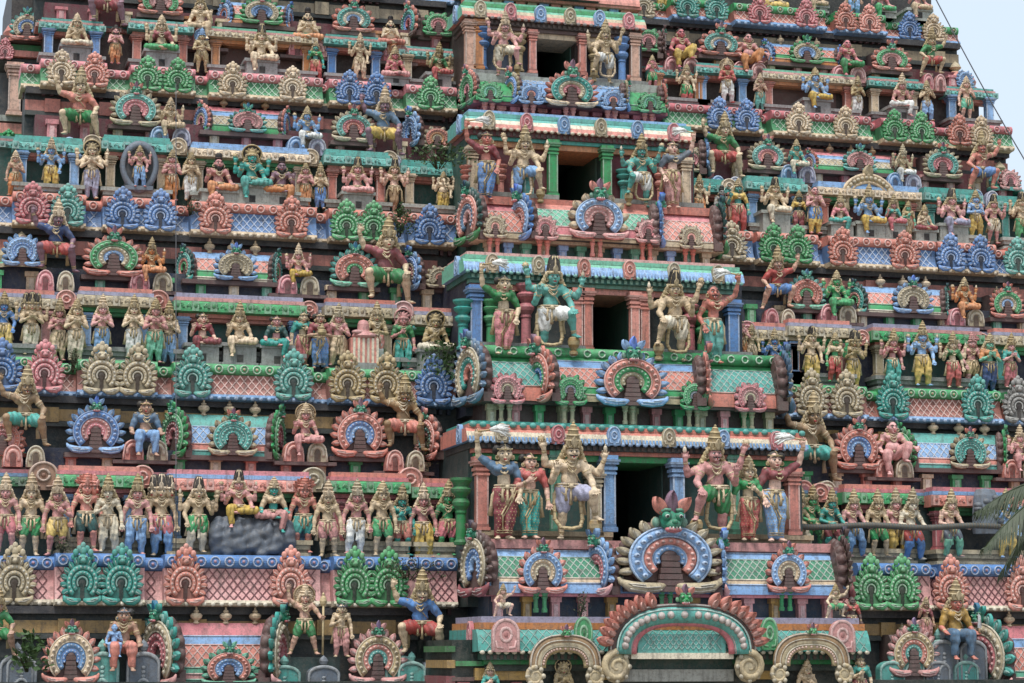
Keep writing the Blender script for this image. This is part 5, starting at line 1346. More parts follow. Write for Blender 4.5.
# ------------------------------------------------------------------ projecting doorway bay
PAL['jade'] = (.03, .22, .12)
BR = {1: (486, 846, 545, 594, 606, 722), 2: (480, 786, 357, 404, 546, 706), 3: (478, 722, 205, 243, 527, 660), 4: (476, 666, 82, 106, 517, 628), 5: (474, 640, -20, 0, 520, 600)}
RB = {1: (('sky', .20), ('cream', .10), ('jade', .42), ('sky', .14), ('rose', .14)), 2: (('khaki', .14), ('green', .14), ('salmon', .40), ('sky', .16), ('green', .16)), 3: (('khaki', .10), ('rose', .22), ('mint', .44), ('salmon', .24)), 4: (('sky', .2), ('sky', .55), ('sky', .25)), 5: (('salmon', .5), ('green', .5))}
RO = {1: RB[1], 2: (('salmon', .3), ('aqua', .5), ('green', .2)), 3: (('khaki', .15), ('salmon', .55), ('rose', .3)), 4: (('green', .2), ('green', .6), ('green', .2)), 5: RB[5]}
RL = {1: 'jade', 2: 'salmon', 3: 'mint', 4: 'sky', 5: None}; ROL = {1: 'jade', 2: 'aqua', 3: 'salmon', 4: 'green', 5: None}
CB = {1: (478, 870, 617, 655, ('lilac', 'orange', 'aqua', 'ivory')), 2: (467, 808, 424, 447, ('teal', 'salmon', 'salmon', 'sky')), 3: (464, 744, 256, 279, ('pink', 'mint', 'sky', 'teal')), 4: (466, 695, 114, 136, ('sky', 'aqua', 'khaki', 'maroon')), 5: (462, 646, 4, 24, ('mint', 'green', 'salmon', 'brown'))}
for k in range(1, 6):
    x0p, x1p, yt, yb_, i0, i1 = BR[k]; Yr = W[k] - BAY - 1.12; xm = (x0p + x1p) / 2
    X0, X1 = XX(x0p, (yt + yb_) / 2, Yr), XX(x1p, (yt + yb_) / 2, Yr); zt, zb = ZZ(xm, yt, Yr + .3), ZZ(xm, yb_, Yr)
    I0, I1 = XX(i0, (yt + yb_) / 2, Yr - .16), XX(i1, (yt + yb_) / 2, Yr - .16)
    part('vaulted_roof', vault(X0, I0, Yr, zb, zt, 1.15, RO[k], ROL[k], .15)); part('vaulted_roof', vault(I1, X1, Yr, zb, zt, 1.15, RO[k], ROL[k], .15))
    part('vaulted_roof', vault(I0, I1, Yr - .16, zb, zt + .03, 1.3, RB[k], RL[k], .15))
    m = MB(); m.bx(X0, X1, Yr + .5, W[k] + .05, zt - .22, zt - .012, 'stone'); 
    if k == 2:
        n = int((X1 - X0) / .3)
        m.tube([(X0, Yr + .42, zt + .03), (X1, Yr + .42, zt + .03)], .12, 'green', n=10)
        for i in range(n): x = X0 + (i + .5) * (X1 - X0) / n; m.tube([(x + .07 * math.cos(a), Yr + .30, zt + .03 + .07 * math.sin(a)) for a in [j * math.pi / 4 for j in range(9)]], .018, 'green', .5, n=5)
    else:
        m.bx(X0, X1, Yr + .34, Yr + .52, zt - .1, zt + .07, {1: 'pink', 3: 'salmon', 4: 'stone', 5: 'salmon'}[k])
    # stepped stone plinth on which the figures stand
    for (a, b, o) in ((0, .10, .0), (.10, .17, .08), (.17, .27, .03)):
        Yb = W[k] - BAY; dx0, dx1 = (XX(DOOR[k][0] - 4, yt, Yb), XX(DOOR[k][1] + 4, yt, Yb)) if k in DOOR else (0, 0)
        if k in DOOR:
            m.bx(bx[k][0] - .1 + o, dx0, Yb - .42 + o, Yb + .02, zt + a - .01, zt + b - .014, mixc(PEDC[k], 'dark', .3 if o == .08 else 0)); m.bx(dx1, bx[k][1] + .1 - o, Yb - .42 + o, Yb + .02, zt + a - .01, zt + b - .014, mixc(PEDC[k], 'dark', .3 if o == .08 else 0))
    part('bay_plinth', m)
    # gables at the ends of the long and of the short vault
    oc = {1: ('brown', 'khaki', 'blue', 'sky', 'maroon'), 2: ('slateblue', 'khaki', 'teal', 'salmon', 'slateblue'), 3: ('dkteal', 'salmon', 'slateblue', 'pink', 'leaf'), 4: ('salmon', 'green', 'leaf', 'rose', 'leaf'), 5: ('salmon', 'green', 'pink', 'pink', 'green')}[k]
    ic = {1: ('sky', 'sky', 'rose', 'rose', 'pink'), 2: ('salmon', 'salmon', 'green', 'blue', 'salmon'), 3: ('blue', 'sky', 'salmon', 'pink', 'blue'), 4: ('khaki', 'blue', 'gold', 'green', 'sky'), 5: ('khaki', 'green', 'pink', 'rose', 'sky')}[k]
    hg = (zt - zb) * 1.38
    if k < 5:
        for xe, sg in ((X0, -1), (X1, 1)): shrine_arch('end_gable', (xe + sg * .04, Yr + .45, zb - .05), hg * 1.04, oc, R(sg * (80 if sg < 0 else 82)), 15, niche=False, back='brown')
        for xe, sg in ((I0, -1), (I1, 1)): shrine_arch('end_gable', (xe + sg * .02, Yr + .16, zb - .03), hg * .92, ic, R(sg * 78), 13, niche=False, back='brown', lscale=1.25)
    # cornice of the storey below with plaques
    a, b, y0, y1, cols = CB[k]; Yc = W[k - 1] - BAY - .40; xm = (a + b) / 2; zt2, zb2 = ZZ(xm, y0, Yc), ZZ(xm, y1, Yc); A, B = XX(a, (y0 + y1) / 2, Yc), XX(b, (y0 + y1) / 2, Yc); hh = zt2 - zb2; back = W[k] - BAY - .3
    m = MB(); c1, c2, c3, c4 = cols
    m.bx(A + .12, B - .12, Yc + .22, back, zt2 - hh * .16, zt2, c1); m.bx(A + .05, B - .05, Yc + .12, back, zt2 - hh * .34, zt2 - hh * .162, c2)
    pr = [(Yc + .13, zt2 - hh * .342), (Yc + .06, zt2 - hh * .5), (Yc, zt2 - hh * .7), (Yc - .03, zt2 - hh * .9), (Yc + .2, zt2 - hh * .92), (back, zt2 - hh * .92), (back, zt2 - hh * .342)]
    bands = {1: [c3] * 3, 2: ['salmon', 'ivory', 'sky'], 3: ['mint', 'sky', 'sky'], 4: ['aqua', 'ivory', 'salmon'], 5: ['mint', 'khaki', 'salmon']}[k]
    m.extrude_x(pr, A, B, [C(q) for q in bands] + [C(bands[2])] * 4)
    if k == 1: lattice(m, A + .04, B - .04, pr[:4], .17, .010, .25, mixc(c3, 'white', .15))
    if k in (2, 3):                          # ribbed fringe
        for i in range(int((B - A) / .07)): x = A + .02 + i * .07; m.tube([(x, pr[1][0] - .004, pr[1][1]), (x, pr[2][0] - .004, pr[2][1]), (x, pr[3][0] - .004, pr[3][1])], .014, bands[1], .15 if i % 2 else .0, n=5)
    if k == 2:
        for i in range(int((B - A) / .2)): x = A + .15 + i * .2; m.ell((x, Yc + .12, zt2 - hh * .18), (.075, .05, .06), 'teal', .1, nu=8, nv=5)
    n = int((B - A) / .15)
    for i in range(n): x = A + (i + .5) * (B - A) / n; m.ell((x, Yc - .02, zt2 - hh * .93), (.055, .03, .04), c4 if k != 4 else 'khaki', .2, nu=8, nv=4)
    # strips and dentils underneath
    m.bx(A + .10, B - .10, Yc + .10, back, zb2 - .09, zb2 + hh * .06, {1: (.05, .12, .09), 2: (.03, .04, .04), 3: (.02, .13, .10), 4: (.15, .04, .045), 5: (.06, .04, .035)}[k])
    m.bx(A + .16, B - .16, Yc + .17, back, zb2 - .17, zb2 - .092, {1: 'leaf', 2: 'salmon', 3: (.10, .25, .18), 4: 'teal', 5: 'brown'}[k]); m.bx(A + .2, B - .2, Yc + .24, back, zb2 - .29, zb2 - .172, {1: (.03, .05, .04), 2: 'green', 3: 'salmon', 4: 'orange', 5: 'cream'}[k])
    n = int((B - A) / .13)
    for i in range(n): x = A + .15 + (i + .5) * (B - A - .3) / n; m.bx(x - .03, x + .03, Yc + .075, Yc + .12, zb2 - .075, zb2 + .0, (.10, .07, .06) if k != 3 else (.2, .4, .3))
    part('bay_cornice', m)
    for i in range(6 if k > 1 else 0):
        x = A + (i + .6) * (B - A) / 6.2; c = (['khaki', 'rose', 'sky', 'khaki', 'sky', 'rose'] if k != 3 else ['cream', 'khaki', 'salmon', 'salmon', 'khaki', 'khaki'])[i]; part('plaque', PLQ, c, None, (x, Yc - .03, zb2 + hh * .04), None, (.27, .25, hh * .82))
    for xe, sg in ((A, -1),):
        part('plaque', PLQ, 'sky' if k > 1 else 'rose', None, (A - .02, Yc + .55, zb2 + .02), (0, 0, R(-90)), (.3, .2, hh * .85))
    # recess strip with short posts between the cornice and the vault
    m = MB(); zn0, zn1 = zt2 - .1, zb + .02
    rcx = {1: (.02, .045, .075), 2: (.07, .03, .03), 3: (.015, .10, .075), 4: (.22, .04, .06), 5: (.03, .05, .06)}[k]
    m.bx(X0 + .15, X1 - .15, Yr + .34, W[k], zn0, zn1 + .1, rcx); m.bx(X0 - .05, X1 + .05, Yr + .04, Yr + .6, zn1 - .08, zn1 - .006, {1: 'rose', 2: 'brown', 3: 'khaki', 4: 'maroon', 5: 'salmon'}[k])
    for i in range(13):
        x = X0 + .3 + (X1 - X0 - .6) * i / 12; c = {1: ('pink', 'mustard', 'pink'), 2: ('khaki', 'rose', 'green'), 3: ('khaki', 'sky', 'mint'), 4: ('rose', 'salmon', 'rose'), 5: ('salmon', 'khaki', 'sky')}[k][i % 3]
        part('bay_post', POST, c, None, (x, Yr + .2, zn0), None, (.8, 1, zn1 - .085 - zn0))
    part('neck_wall', m)
BA = [ # px, base y, width px, storey, colours, petals, hscale, lion scale
 (668, 592, 112, 1, ('khaki', 'sky', 'salmon', 'sky', 'khaki'), 15, .74, 1.35), (542, 593, 52, 1, ('salmon', 'sky', 'cream', 'khaki', 'salmon'), 11, 1, 1.1), (788, 592, 48, 1, ('salmon', 'sky', 'cream', 'khaki', 'salmon'), 11, 1, 1.1),
 (631, 406, 76, 2, ('sky', 'salmon', 'green', 'khaki', 'sky'), 13, .78, 1.2), (570, 405, 35, 2, ('green', 'green', 'green', 'slate', 'green'), 9, 1, 0), (695, 410, 33, 2, ('green', 'green', 'green', 'slate', 'green'), 9, 1, 0), (507, 404, 36, 2, ('rose', 'rose', 'pink', 'khaki', 'rose'), 9, 1, 0), (750, 412, 34, 2, ('rose', 'rose', 'pink', 'khaki', 'rose'), 9, 1, 0),
 (598, 239, 62, 3, ('cream', 'sky', 'pink', 'pink', 'pink'), 9, .82, 1.3), (545, 240, 27, 3, ('pink', 'pink', 'rose', 'brown', 'pink'), 9, 1.05, 0), (648, 243, 27, 3, ('pink', 'pink', 'rose', 'rose', 'pink'), 9, 1.05, 0), (495, 238, 25, 3, ('khaki', 'khaki', 'khaki', 'salmon', 'khaki'), 9, 1.1, 0), (691, 249, 25, 3, ('khaki', 'khaki', 'khaki', 'salmon', 'khaki'), 9, 1.1, 0),
 (571, 107, 54, 4, ('salmon', 'teal', 'khaki', 'rose', 'cream'), 13, .72, 1.2), (531, 104, 26, 4, ('sky', 'sky', 'blue', 'salmon', 'sky'), 9, .9, 0), (613, 110, 26, 4, ('sky', 'sky', 'blue', 'salmon', 'sky'), 9, .9, 0), (490, 102, 26, 4, ('green', 'green', 'mint', 'green', 'green'), 9, .9, 0), (650, 113, 26, 4, ('green', 'green', 'mint', 'green', 'green'), 9, .9, 0)]
for (px, py, w, k, cols, npet, hsc, ls) in BA:
    Yr = W[k] - BAY - 1.12 - (.22 if BR[k][4] < px < BR[k][5] else .06); s = w * mpp(px, py, Yr)
    shrine_arch('bay_arch', (XX(px, py, Yr), Yr, ZZ(px, py, Yr)), s, cols, 0, npet, lion=ls > 0, niche=True, hscale=hsc, lscale=ls or 1)
    m = MB(); x, z = XX(px, py, Yr), ZZ(px, py, Yr)      # paired colonnettes below the arch
    for q in (-1, 1): m.lathe([(.055, -.36), (.06, -.30), (.042, -.27), (.042, -.12), (.065, -.08), (.055, -.05), (.08, 0)], {1: 'green', 2: 'khaki', 3: 'salmon', 4: 'salmon'}[k], n=8, c=(x + q * .085, Yr + .12, z))
    part('colonnette', m)
# the broad flat arch and the two side arches on the bottom cornice
def wide_arch(px0, px1, ytop, ybase, Y, rings, petals, curls, name):
    xm = (px0 + px1) / 2; x = XX(xm, ybase, Y); z = ZZ(xm, ybase, Y); hw = (px1 - px0) / 2 * mpp(xm, ybase, Y); h = ZZ(xm, ytop, Y) - z
    def curve(q, n=30, a0=0, a1=180): return [(q * hw * math.copysign(abs(math.cos(R(a0 + (a1 - a0) * i / n))) ** .75, math.cos(R(a0 + (a1 - a0) * i / n))), (q - (1 - q) * .15) * h * abs(math.sin(R(a0 + (a1 - a0) * i / n))) ** .8) for i in range(n + 1)]
    root = None
    for q, r, c, wt in rings:
        m = MB(); pts = curve(q); m.tube([(x + a, Y - .05, z + b) for a, b in pts], r, c, 0, n=8, flat=(1, .7))
        if wt:
            for a, b in curve(q, 22)[1:-1]: m.ell((x + a, Y - .05 - r * .7, z + b), (r * .42, r * .4, r * .42), mixc(c, 'pink', .6), .2, nu=8, nv=5)
        m.tube([(x + a, Y - .06 - r * .5, z + b) for a, b in curve(q + r / hw * .8)], .018, c, .45, n=5)
        o = part(name if root is None else 'arch_band', m, None, root)
        if root is None: root = o
    m = MB(); pts = curve(.80, 20); vs = [(x + a, Y + .02, z + b) for a, b in pts]
    if petals:
        m = MB(); n = petals; pts = curve(1.0, n)
        for i, (a, b) in enumerate(pts):
            if not (0 < i < n) or abs(i - n / 2) < 1.3: continue
            t = math.atan2(b / h, a / hw) ; m.leaf((x + a, z + b), math.atan2(math.sin(t) * 1.1, math.cos(t)), .30, .10, .12, petals and 'salmon', y=Y - .02); m.leaf((x + a, z + b), math.atan2(math.sin(t) * 1.1, math.cos(t)), .16, .05, .12, 'salmon', .25, y=Y - .06)
        m.tube([(x + a, Y, z + b) for a, b in pts], .05, 'brown', n=5); part('petal_fan', m, None, root)
    cr = curls
    for s in (-1, 1):
        sp = []; m = MB()
        for i in range(22):
            t = i / 21; a = R(90 - 560 * t) if s > 0 else R(90 + 560 * t); rr = cr * (1 - .85 * t); sp.append((x + s * hw * .93 + rr * math.cos(a), Y - .09, z - cr * .85 + rr * math.sin(a)))
        m.tube(sp, [cr * .28 * (1 - .6 * i / 21) for i in range(22)], 'gold', .1, n=7)
        m.ell((x + s * hw * .93, Y - .03, z - cr * .85), (cr * 1.02, .09, cr * 1.12), 'khaki')
        for j in range(8): a = j * .785; m.ell((x + s * hw * .93 + cr * .86 * math.cos(a), Y - .1, z - cr * .85 + cr * .95 * math.sin(a)), (.05, .04, .05), 'khaki', .2, nu=7, nv=4)
        part('scroll_end', m, None, root)
    D = arch_meshes(); ls = .8 if petals else .5
    for nm, c in (('lion', 'green'), ('mouth', 'rose'), ('crest', 'salmon')): part({'lion': 'lion_face', 'mouth': 'lion_mouth', 'crest': 'lion_crest'}[nm], D[nm], c, root, (x, Y - .12, z + h + .16 * ls), None, (1.7 * ls,) * 3)
    return x, z, hw, h
Y0 = W[0] - BAY - .62
x, z, hw, h = wide_arch(606, 758, 606, 654, Y0, ((.97, .085, 'brown', 0), (.84, .17, 'aqua', 1), (.70, .075, 'rose', 0)), 20, .27, 'wide_arch')
m = MB(); m.bx(x - hw * .62, x + hw * .62, Y0 + .0, Y0 + .5, z + .02, z + .36, 'aqua'); lattice(m, x - hw * .6, x + hw * .6, [(Y0, z + .08), (Y0, z + .36)], .11, .010, .4, 'aqua'); m.bx(x - hw * .72, x + hw * .72, Y0 - .04, Y0 + .5, z - .09, z + .02, 'ivory'); part('arch_tympanum', m)
m = MB(); m.bx(x - hw * .8, x + hw * .8, Y0 + .25, Y0 + .6, z - .50, z - .28, (.42, .42, .38)); m.bx(x - hw * .8, x + hw * .8, Y0 + .3, Y0 + .6, z - .28, z - .1, (.02, .06, .05)); part('beam', m)
wide_arch(530, 598, 638, 668, Y0 + .05, ((.95, .10, 'bronze', 0), (.82, .085, 'khaki', 0), (.68, .06, 'gold', 1)), 0, .17, 'niche_arch'); wide_arch(772, 848, 636, 666, Y0 + .05, ((.95, .10, 'bronze', 0), (.82, .085, 'khaki', 0), (.68, .06, 'gold', 1)), 0, .17, 'niche_arch')
for px, c, yy in ((506, 'pink', 652), (843, 'pink', 652), (584, 'green', 650), (770, 'green', 650)):
    s = .52 if c == 'pink' else .34; part('plaque', PLQ, c, None, (XX(px, yy, Y0 + .15), Y0 + .16, ZZ(px, yy, Y0 + .15)), None, (s * (.55 if px in (467, 852) else 1), .2, .60))
m = MB()
for px0, px1 in ((475, 530), (600, 612), (755, 772), (848, 862)):
    a, b = XX(px0, 676, W[0] - BAY - .1), XX(px1, 676, W[0] - BAY - .1); m.bx(a, b, W[0] - BAY - .12, W[0] - BAY, ZZ(500, 680, W[0] - BAY), ZZ(500, 668, W[0] - BAY), 'mustard')
part('timber_band', m)
# lintels and pillars by the doors
PB = {1: [(461, 'leaf', 'v', 478, 545), (481, 'salmon', 'p', 456, 532), (608, 'sky', 'p', 455, 532), (677, 'sky', 'p', 458, 532), (792, 'salmon', 'p', 468, 536), (555, 'mint', 'p', 450, 538), (733, 'mint', 'p', 452, 538), (594, 'khaki', 'p', 470, 536)],
      2: [(463, 'teal', 'v', 300, 350), (475, 'blue', 'p', 285, 348), (491, 'green', 'v', 300, 350), (577, 'salmon', 'p', 288, 352), (587, 'salmon', 'p', 288, 352), (634, 'salmon', 'p', 292, 356), (644, 'salmon', 'p', 294, 356), (732, 'blue', 'p', 300, 360), (702, 'green', 'v', 312, 362), (526, 'rose', 'v', 284, 348), (690, 'rose', 'v', 296, 356)],
      3: [(466, 'salmon', 'v', 166, 196), (472, 'cream', 'p', 146, 196), (552, 'green', 'p', 140, 198), (606, 'green', 'p', 146, 200), (501, 'salmon', 'v', 165, 197), (528, 'teal', 'p', 175, 198), (624, 'teal', 'v', 170, 205), (660, 'salmon', 'v', 168, 210), (685, 'cream', 'p', 158, 210)],
      4: [(469, 'flesh', 'p', 20, 70), (478, 'orange', 'p', 20, 70), (483, 'blue', 'v', 28, 70), (532, 'salmon', 'p', 30, 74), (582, 'salmon', 'p', 34, 76), (622, 'blue', 'v', 38, 84), (634, 'flesh', 'p', 34, 82), (519, 'gold', 'v', 35, 72), (594, 'gold', 'v', 44, 78)]}
for k, L in PB.items():
    for (px, c, t, y0, y1) in L:
        Yp = W[k] - BAY - .24; wd = .30 if t == 'p' else .29
        if k > 2: wd *= .85
        if c == 'mint' and k == 1: Yp += .12; wd = .26
        pillar(XX(px, (y0 + y1) / 2, Yp), Yp, ZZ(px, y1, Yp), ZZ(px, y0, Yp), wd * (.8 if c in ('salmon', 'sky') and k != 1 else 1), c, VAS if t == 'v' else None)
for k in DOOR:
    a, b, y0, y1 = DOOR[k]; Yp = W[k] - BAY - .06; m = MB(); c = {1: 'green', 2: 'salmon', 3: 'cream', 4: 'cream'}[k]
    A, B = bx[k][0] + .2, bx[k][1] - .2; z = ZZ((a + b) / 2, y0, Yp); m.bx(A, B, Yp - .06, Yp + .04, z, z + .16, c); m.bx(A, B, Yp - .1, Yp + .04, z + .163, z + .22, mixc(c, 'brown', .5)); part('lintel', m)
    m = MB(); pc = {1: (.03, .09, .085), 2: (.03, .045, .045), 3: (.16, .03, .04), 4: (.03, .05, .09)}[k]; 
    m.bx(bx[k][0] + .05, XX(a, (y0 + y1) / 2, W[k] - BAY) - .15, Yp - .005, Yp + .055, zf[k], z, pc); part('back_panel', m); m = MB(); m.bx(XX(b, (y0 + y1) / 2, W[k] - BAY) + .15, bx[k][1] - .05, Yp - .005, Yp + .055, zf[k], z, pc); part('back_panel', m)
# gilded arch behind the blue seated figure on the third storey, and arches on the far left corner
def halo_arch():
    Y = W[3] - .36; c = at(868, 205, Y); r = 27 * mpp(868, 205, Y); m = MB()
    P_ = [(r * math.cos(R(a)), r * .98 * math.sin(R(a))) for a in range(-15, 196, 10)]
    m.tube([(c[0] + x, Y, c[2] + z) for x, z in P_], .12, 'gold', n=8, flat=(1, .6)); m.tube([(c[0] + x * 1.12, Y - .04, c[2] + z * 1.12) for x, z in P_], .045, 'cream', n=6); m.tube([(c[0] + x * .84, Y - .04, c[2] + z * .84) for x, z in P_], .04, 'cream', n=6)
    for x, z in P_: m.ell((c[0] + x, Y - .08, c[2] + z), (.05, .04, .05), 'gold', .3, nu=8, nv=4)
    for s in (-1, 1): m.ell((c[0] + s * r, Y - .03, c[2] - .12), (.17, .10, .17), 'gold', .1)
    m.leaf((c[0], c[2] + r), math.pi / 2, .3, .12, .1, 'gold', .1, y=Y); part('halo_arch', m)
halo_arch()
for (px, py, w, Y, cols, rz) in ((27, 40, 34, W[4] + .6, ('aqua', 'khaki', 'blue', 'khaki', 'salmon'), -10), (22, 266, 40, W[3] - 1.5, ('sky', 'sky', 'blue', 'sky', 'sky'), 0), (2, 455, 44, W[2] - 1.42, ('salmon', 'salmon', 'pink', 'rose', 'salmon'), 0), (965, 88, 22, W[5] - 1.3, ('sky', 'sky', 'blue', 'sky', 'sky'), 12), (1010, 190, 26, W[4] - 1.42, ('pink', 'pink', 'rose', 'rose', 'pink'), 8)):
    s = w * mpp(px, py, Y); x, z = XX(px, py, Y), ZZ(px, py, Y); shrine_arch('corner_arch', (x, Y, z), s, cols, R(rz), 11, lion=py < 60, hscale=.9)
    m = MB(); c = {27: 'salmon', 22: 'khaki', 2: 'salmon', 965: 'salmon', 1010: 'aqua'}[px]; m.lathe([(.55, 0), (.55, .08), (.46, .13), (.50, .26), (.40, .44), (.16, .52), (.07, .56), (.15, .64), (.11, .72), (0, .82)], c, n=12, c=(x, Y + .48, z - .02), cols=[c, 'mint', c, c, c, 'khaki', 'khaki', 'khaki', 'khaki']); part('corner_dome', m)

# set-back side bay that shows past the left corner, with its own ledges and corner pillar
Ys = W[4] + 1.0
for (xa, xb, ya, yb, c) in ((3, 46, 150, 74, (.03, .04, .045)), (16, 52, 60, -30, (.04, .035, .035))):
    m = MB(); m.bx(XX(xa - 6, ya, Ys), XX(xb, ya, Ys) + .6, Ys + .02, Ys + 4, ZZ(20, ya, Ys) - .4, ZZ(20, yb, Ys), c); part('side_wall', m)
for (xa, xb, y0, y1, c) in ((0, 48, 40, 46, 'brown'), (0, 48, 47, 53, 'leaf'), (-3, 48, 54, 60, 'salmon'), (-4, 48, 61, 65, 'dark'), (-8, 48, 118, 124, 'stone'), (-8, 48, 126, 136, 'salmon'), (-8, 44, 137, 150, 'green')):
    m = MB(); m.bx(XX(xa, y0, Ys), XX(xb, y0, Ys) + .3, Ys - .18 - .1 * ((y0 // 7) % 2), Ys + 3.5, ZZ(24, y1, Ys), ZZ(24, y0, Ys), c); part('side_ledge', m)
for px, c in ((14, 'flesh'), (36, 'navy'), (28, 'sky')): pillar(XX(px, 90, Ys), Ys - .05 - (.1 if px == 14 else 0), ZZ(px, 118, Ys), ZZ(px, 65, Ys), .34 if px == 14 else .22, c)
for px, py, s, c in ((8, 160, .55, 'green'), (5, 60, .4, 'rose'), (42, 34, .45, 'khaki')):
    part('ledge_arch', LA, c, None, (XX(px, py, Ys - .3), Ys - .3, ZZ(px, py, Ys - .3)), (0, 0, R(-12)), s)

# half shrines squeezed between the wings and the doorway bay
for (px, py, k, w, rz, cols, nm) in ((414, 146, 4, 40, -76, ('sky', 'sky', 'blue', 'sky', 'sky'), 'end_gable'), (437, 149, 4, 30, 0, ('khaki', 'salmon', 'orange', 'khaki', 'khaki'), 'shrine_arch'), (414, 290, 3, 44, -76, ('sky', 'blue', 'khaki', 'rose', 'sky'), 'end_gable'), (440, 288, 3, 30, 0, ('khaki', 'khaki', 'khaki', 'salmon', 'khaki'), 'shrine_arch'),
        (430, 460, 2, 52, -76, ('salmon', 'salmon', 'aqua', 'rose', 'salmon'), 'end_gable'), (412, 36, 5, 36, -76, ('salmon', 'teal', 'blue', 'rose', 'brown'), 'end_gable'), (438, 36, 5, 32, 0, ('green', 'green', 'pink', 'rose', 'green'), 'shrine_arch'), (648, 52, 5, 32, 0, ('green', 'green', 'pink', 'rose', 'green'), 'shrine_arch'), (664, 60, 5, 36, 76, ('brown', 'brown', 'brown', 'brown', 'brown'), 'end_gable'),
        (690, 172, 4, 34, 0, ('khaki', 'khaki', 'rose', 'rose', 'khaki'), 'shrine_arch'), (707, 176, 4, 44, 76, ('sky', 'sky', 'blue', 'sky', 'slate'), 'end_gable')):
    Y = W[k] - 1.38; s = w * mpp(px, py, Y); shrine_arch(nm, (XX(px, py, Y), Y + (.2 if rz else 0), ZZ(px, py, Y)), s, cols, R(rz), 9, lion=bool(rz), niche=not rz, hscale=1.0 if rz else .85)
    if not rz: m = MB(); x, z = XX(px, py, Y), ZZ(px, py, Y); m.bx(x - s * .6, x + s * .6, Y + .1, W[k] - .6, z - .08, z + s * .6, 'brown'); part('shrine_body', m)
for px, c in ((22, 'slate'), (412, 'aqua'), (444, 'slate'), (892, 'aqua'), (938, 'slate'), (966, 'aqua')):
    Y = W[1] - 1.50; z = ZZ(px, 646 if px < 100 else 652, Y); part('arched_slab', SLB, c, None, (XX(px, 660, Y), Y, z - 1.0), None, (.55, .4, .82))
# more mouldings on the wall below the bottom cornice, beside the niches
for (xa, xb, y0, y1, c, o) in ((456, 530, 661, 666, 'leaf', .10), (452, 530, 677, 681, 'brown', .06), (458, 470, 682, 720, 'maroon', .12), (512, 522, 682, 720, 'maroon', .12), (850, 862, 664, 720, 'teal', .1)):
    Y = W[0] - BAY - o; m = MB(); m.bx(XX(xa, y0, Y), XX(xb, y0, Y), Y, Y + o, ZZ(500, y1, Y), ZZ(500, y0, Y), c); part('wall_moulding', m)
xs = bx[0][0]
for (z0, z1, o, c) in ((ZZ(452, 668, W[0] - BAY), ZZ(452, 660, W[0] - BAY), .10, 'mustard'), (ZZ(452, 652, W[0] - BAY), ZZ(452, 646, W[0] - BAY), .14, 'leaf'), (ZZ(452, 700, W[0] - BAY), ZZ(452, 676, W[0] - BAY), .12, 'maroon')):
    m = MB(); m.bx(xs - o, xs + .05, W[0] - BAY - .05, W[0] + .1, z0, z1, mixc(c, 'brown', .3)); part('wall_moulding', m)
# ------------------------------------------------------------------ things on and around the tower
def rock():
    Y = plane('S1'); c0, c1 = at(212, 556, Y), at(292, 556, Y); z1 = ZZ(238, 514, Y); r = random.Random(5); S_ = SDF(.022, .05); wd = c1[0] - c0[0]; h = z1 - zf[1]
    for i in range(8):
        t = (i + .5) / 8; S_.el((c0[0] + wd * t, Y + .02, zf[1] + h * .42), (wd * .11, .26, h * r.uniform(.46, .56)))
    for i in range(16):       # jutting crags, like painted mountain peaks
        x = c0[0] + wd * r.uniform(.05, .95); zz = zf[1] + h * r.uniform(.1, .55); S_.rc((x, Y - .16, zz), (x + r.uniform(-.06, .06), Y - .22, zz + h * .28), .13, .02, .03)
    me = S_.build('rock_seat', lambda X, Y_, Z: .012 * np.sin(17 * X + 9 * Z) + .010 * np.sin(31 * Z - 12 * X + 5 * Y_))
    thing('rock_seat', 'dark grey painted rock with crags under the yellow clothed seated statue and its consort', 'rock', data=me, color=(.115, .135, .165))
rock()
def serpent():
    Y = plane('S1') - .34; m = MB(); pts = []
    for i in range(26):
        px = 790 + (1000 - 790) * i / 25; py = 526 + 1.2 * math.sin(i * .5) + .004 * (px - 790); pts.append(at(px, py, Y))
    m.tube(pts, .06, (.10, .085, .06), n=10)
    for i, p in enumerate(pts[:-1]):
        for t in (0, .33, .66): m.tube([lerp(p, pts[i + 1], t) + (0, 0, .0), lerp(p, pts[i + 1], t + .12)], .065, (.06, .08, .085), n=10, cap=False)
    thing('serpent', 'long dark serpent body held like a rope by the pulling statues', 'serpent', data=m.mesh('serpent'))
    m = MB(); p = at(986, 522, plane('S1')); m.lathe([(.30, 0), (.32, .1), (.30, .5), (.27, .8), (.22, .92), (0, .96)], (1, 1, 1), n=12, c=(p[0], p[1], p[2] - .25), sy=.6)
    for i in range(7): a = i * .9; m.ell((p[0] + .26 * math.cos(a), p[1] - .12, p[2] + .02 + .08 * i), (.09, .1, .07), (.8, .75, .7))
    thing('churning_rock', 'grey blue upright boulder round which the serpent is wound', 'rock', data=m.mesh('churning_rock'), color='slate')
serpent()
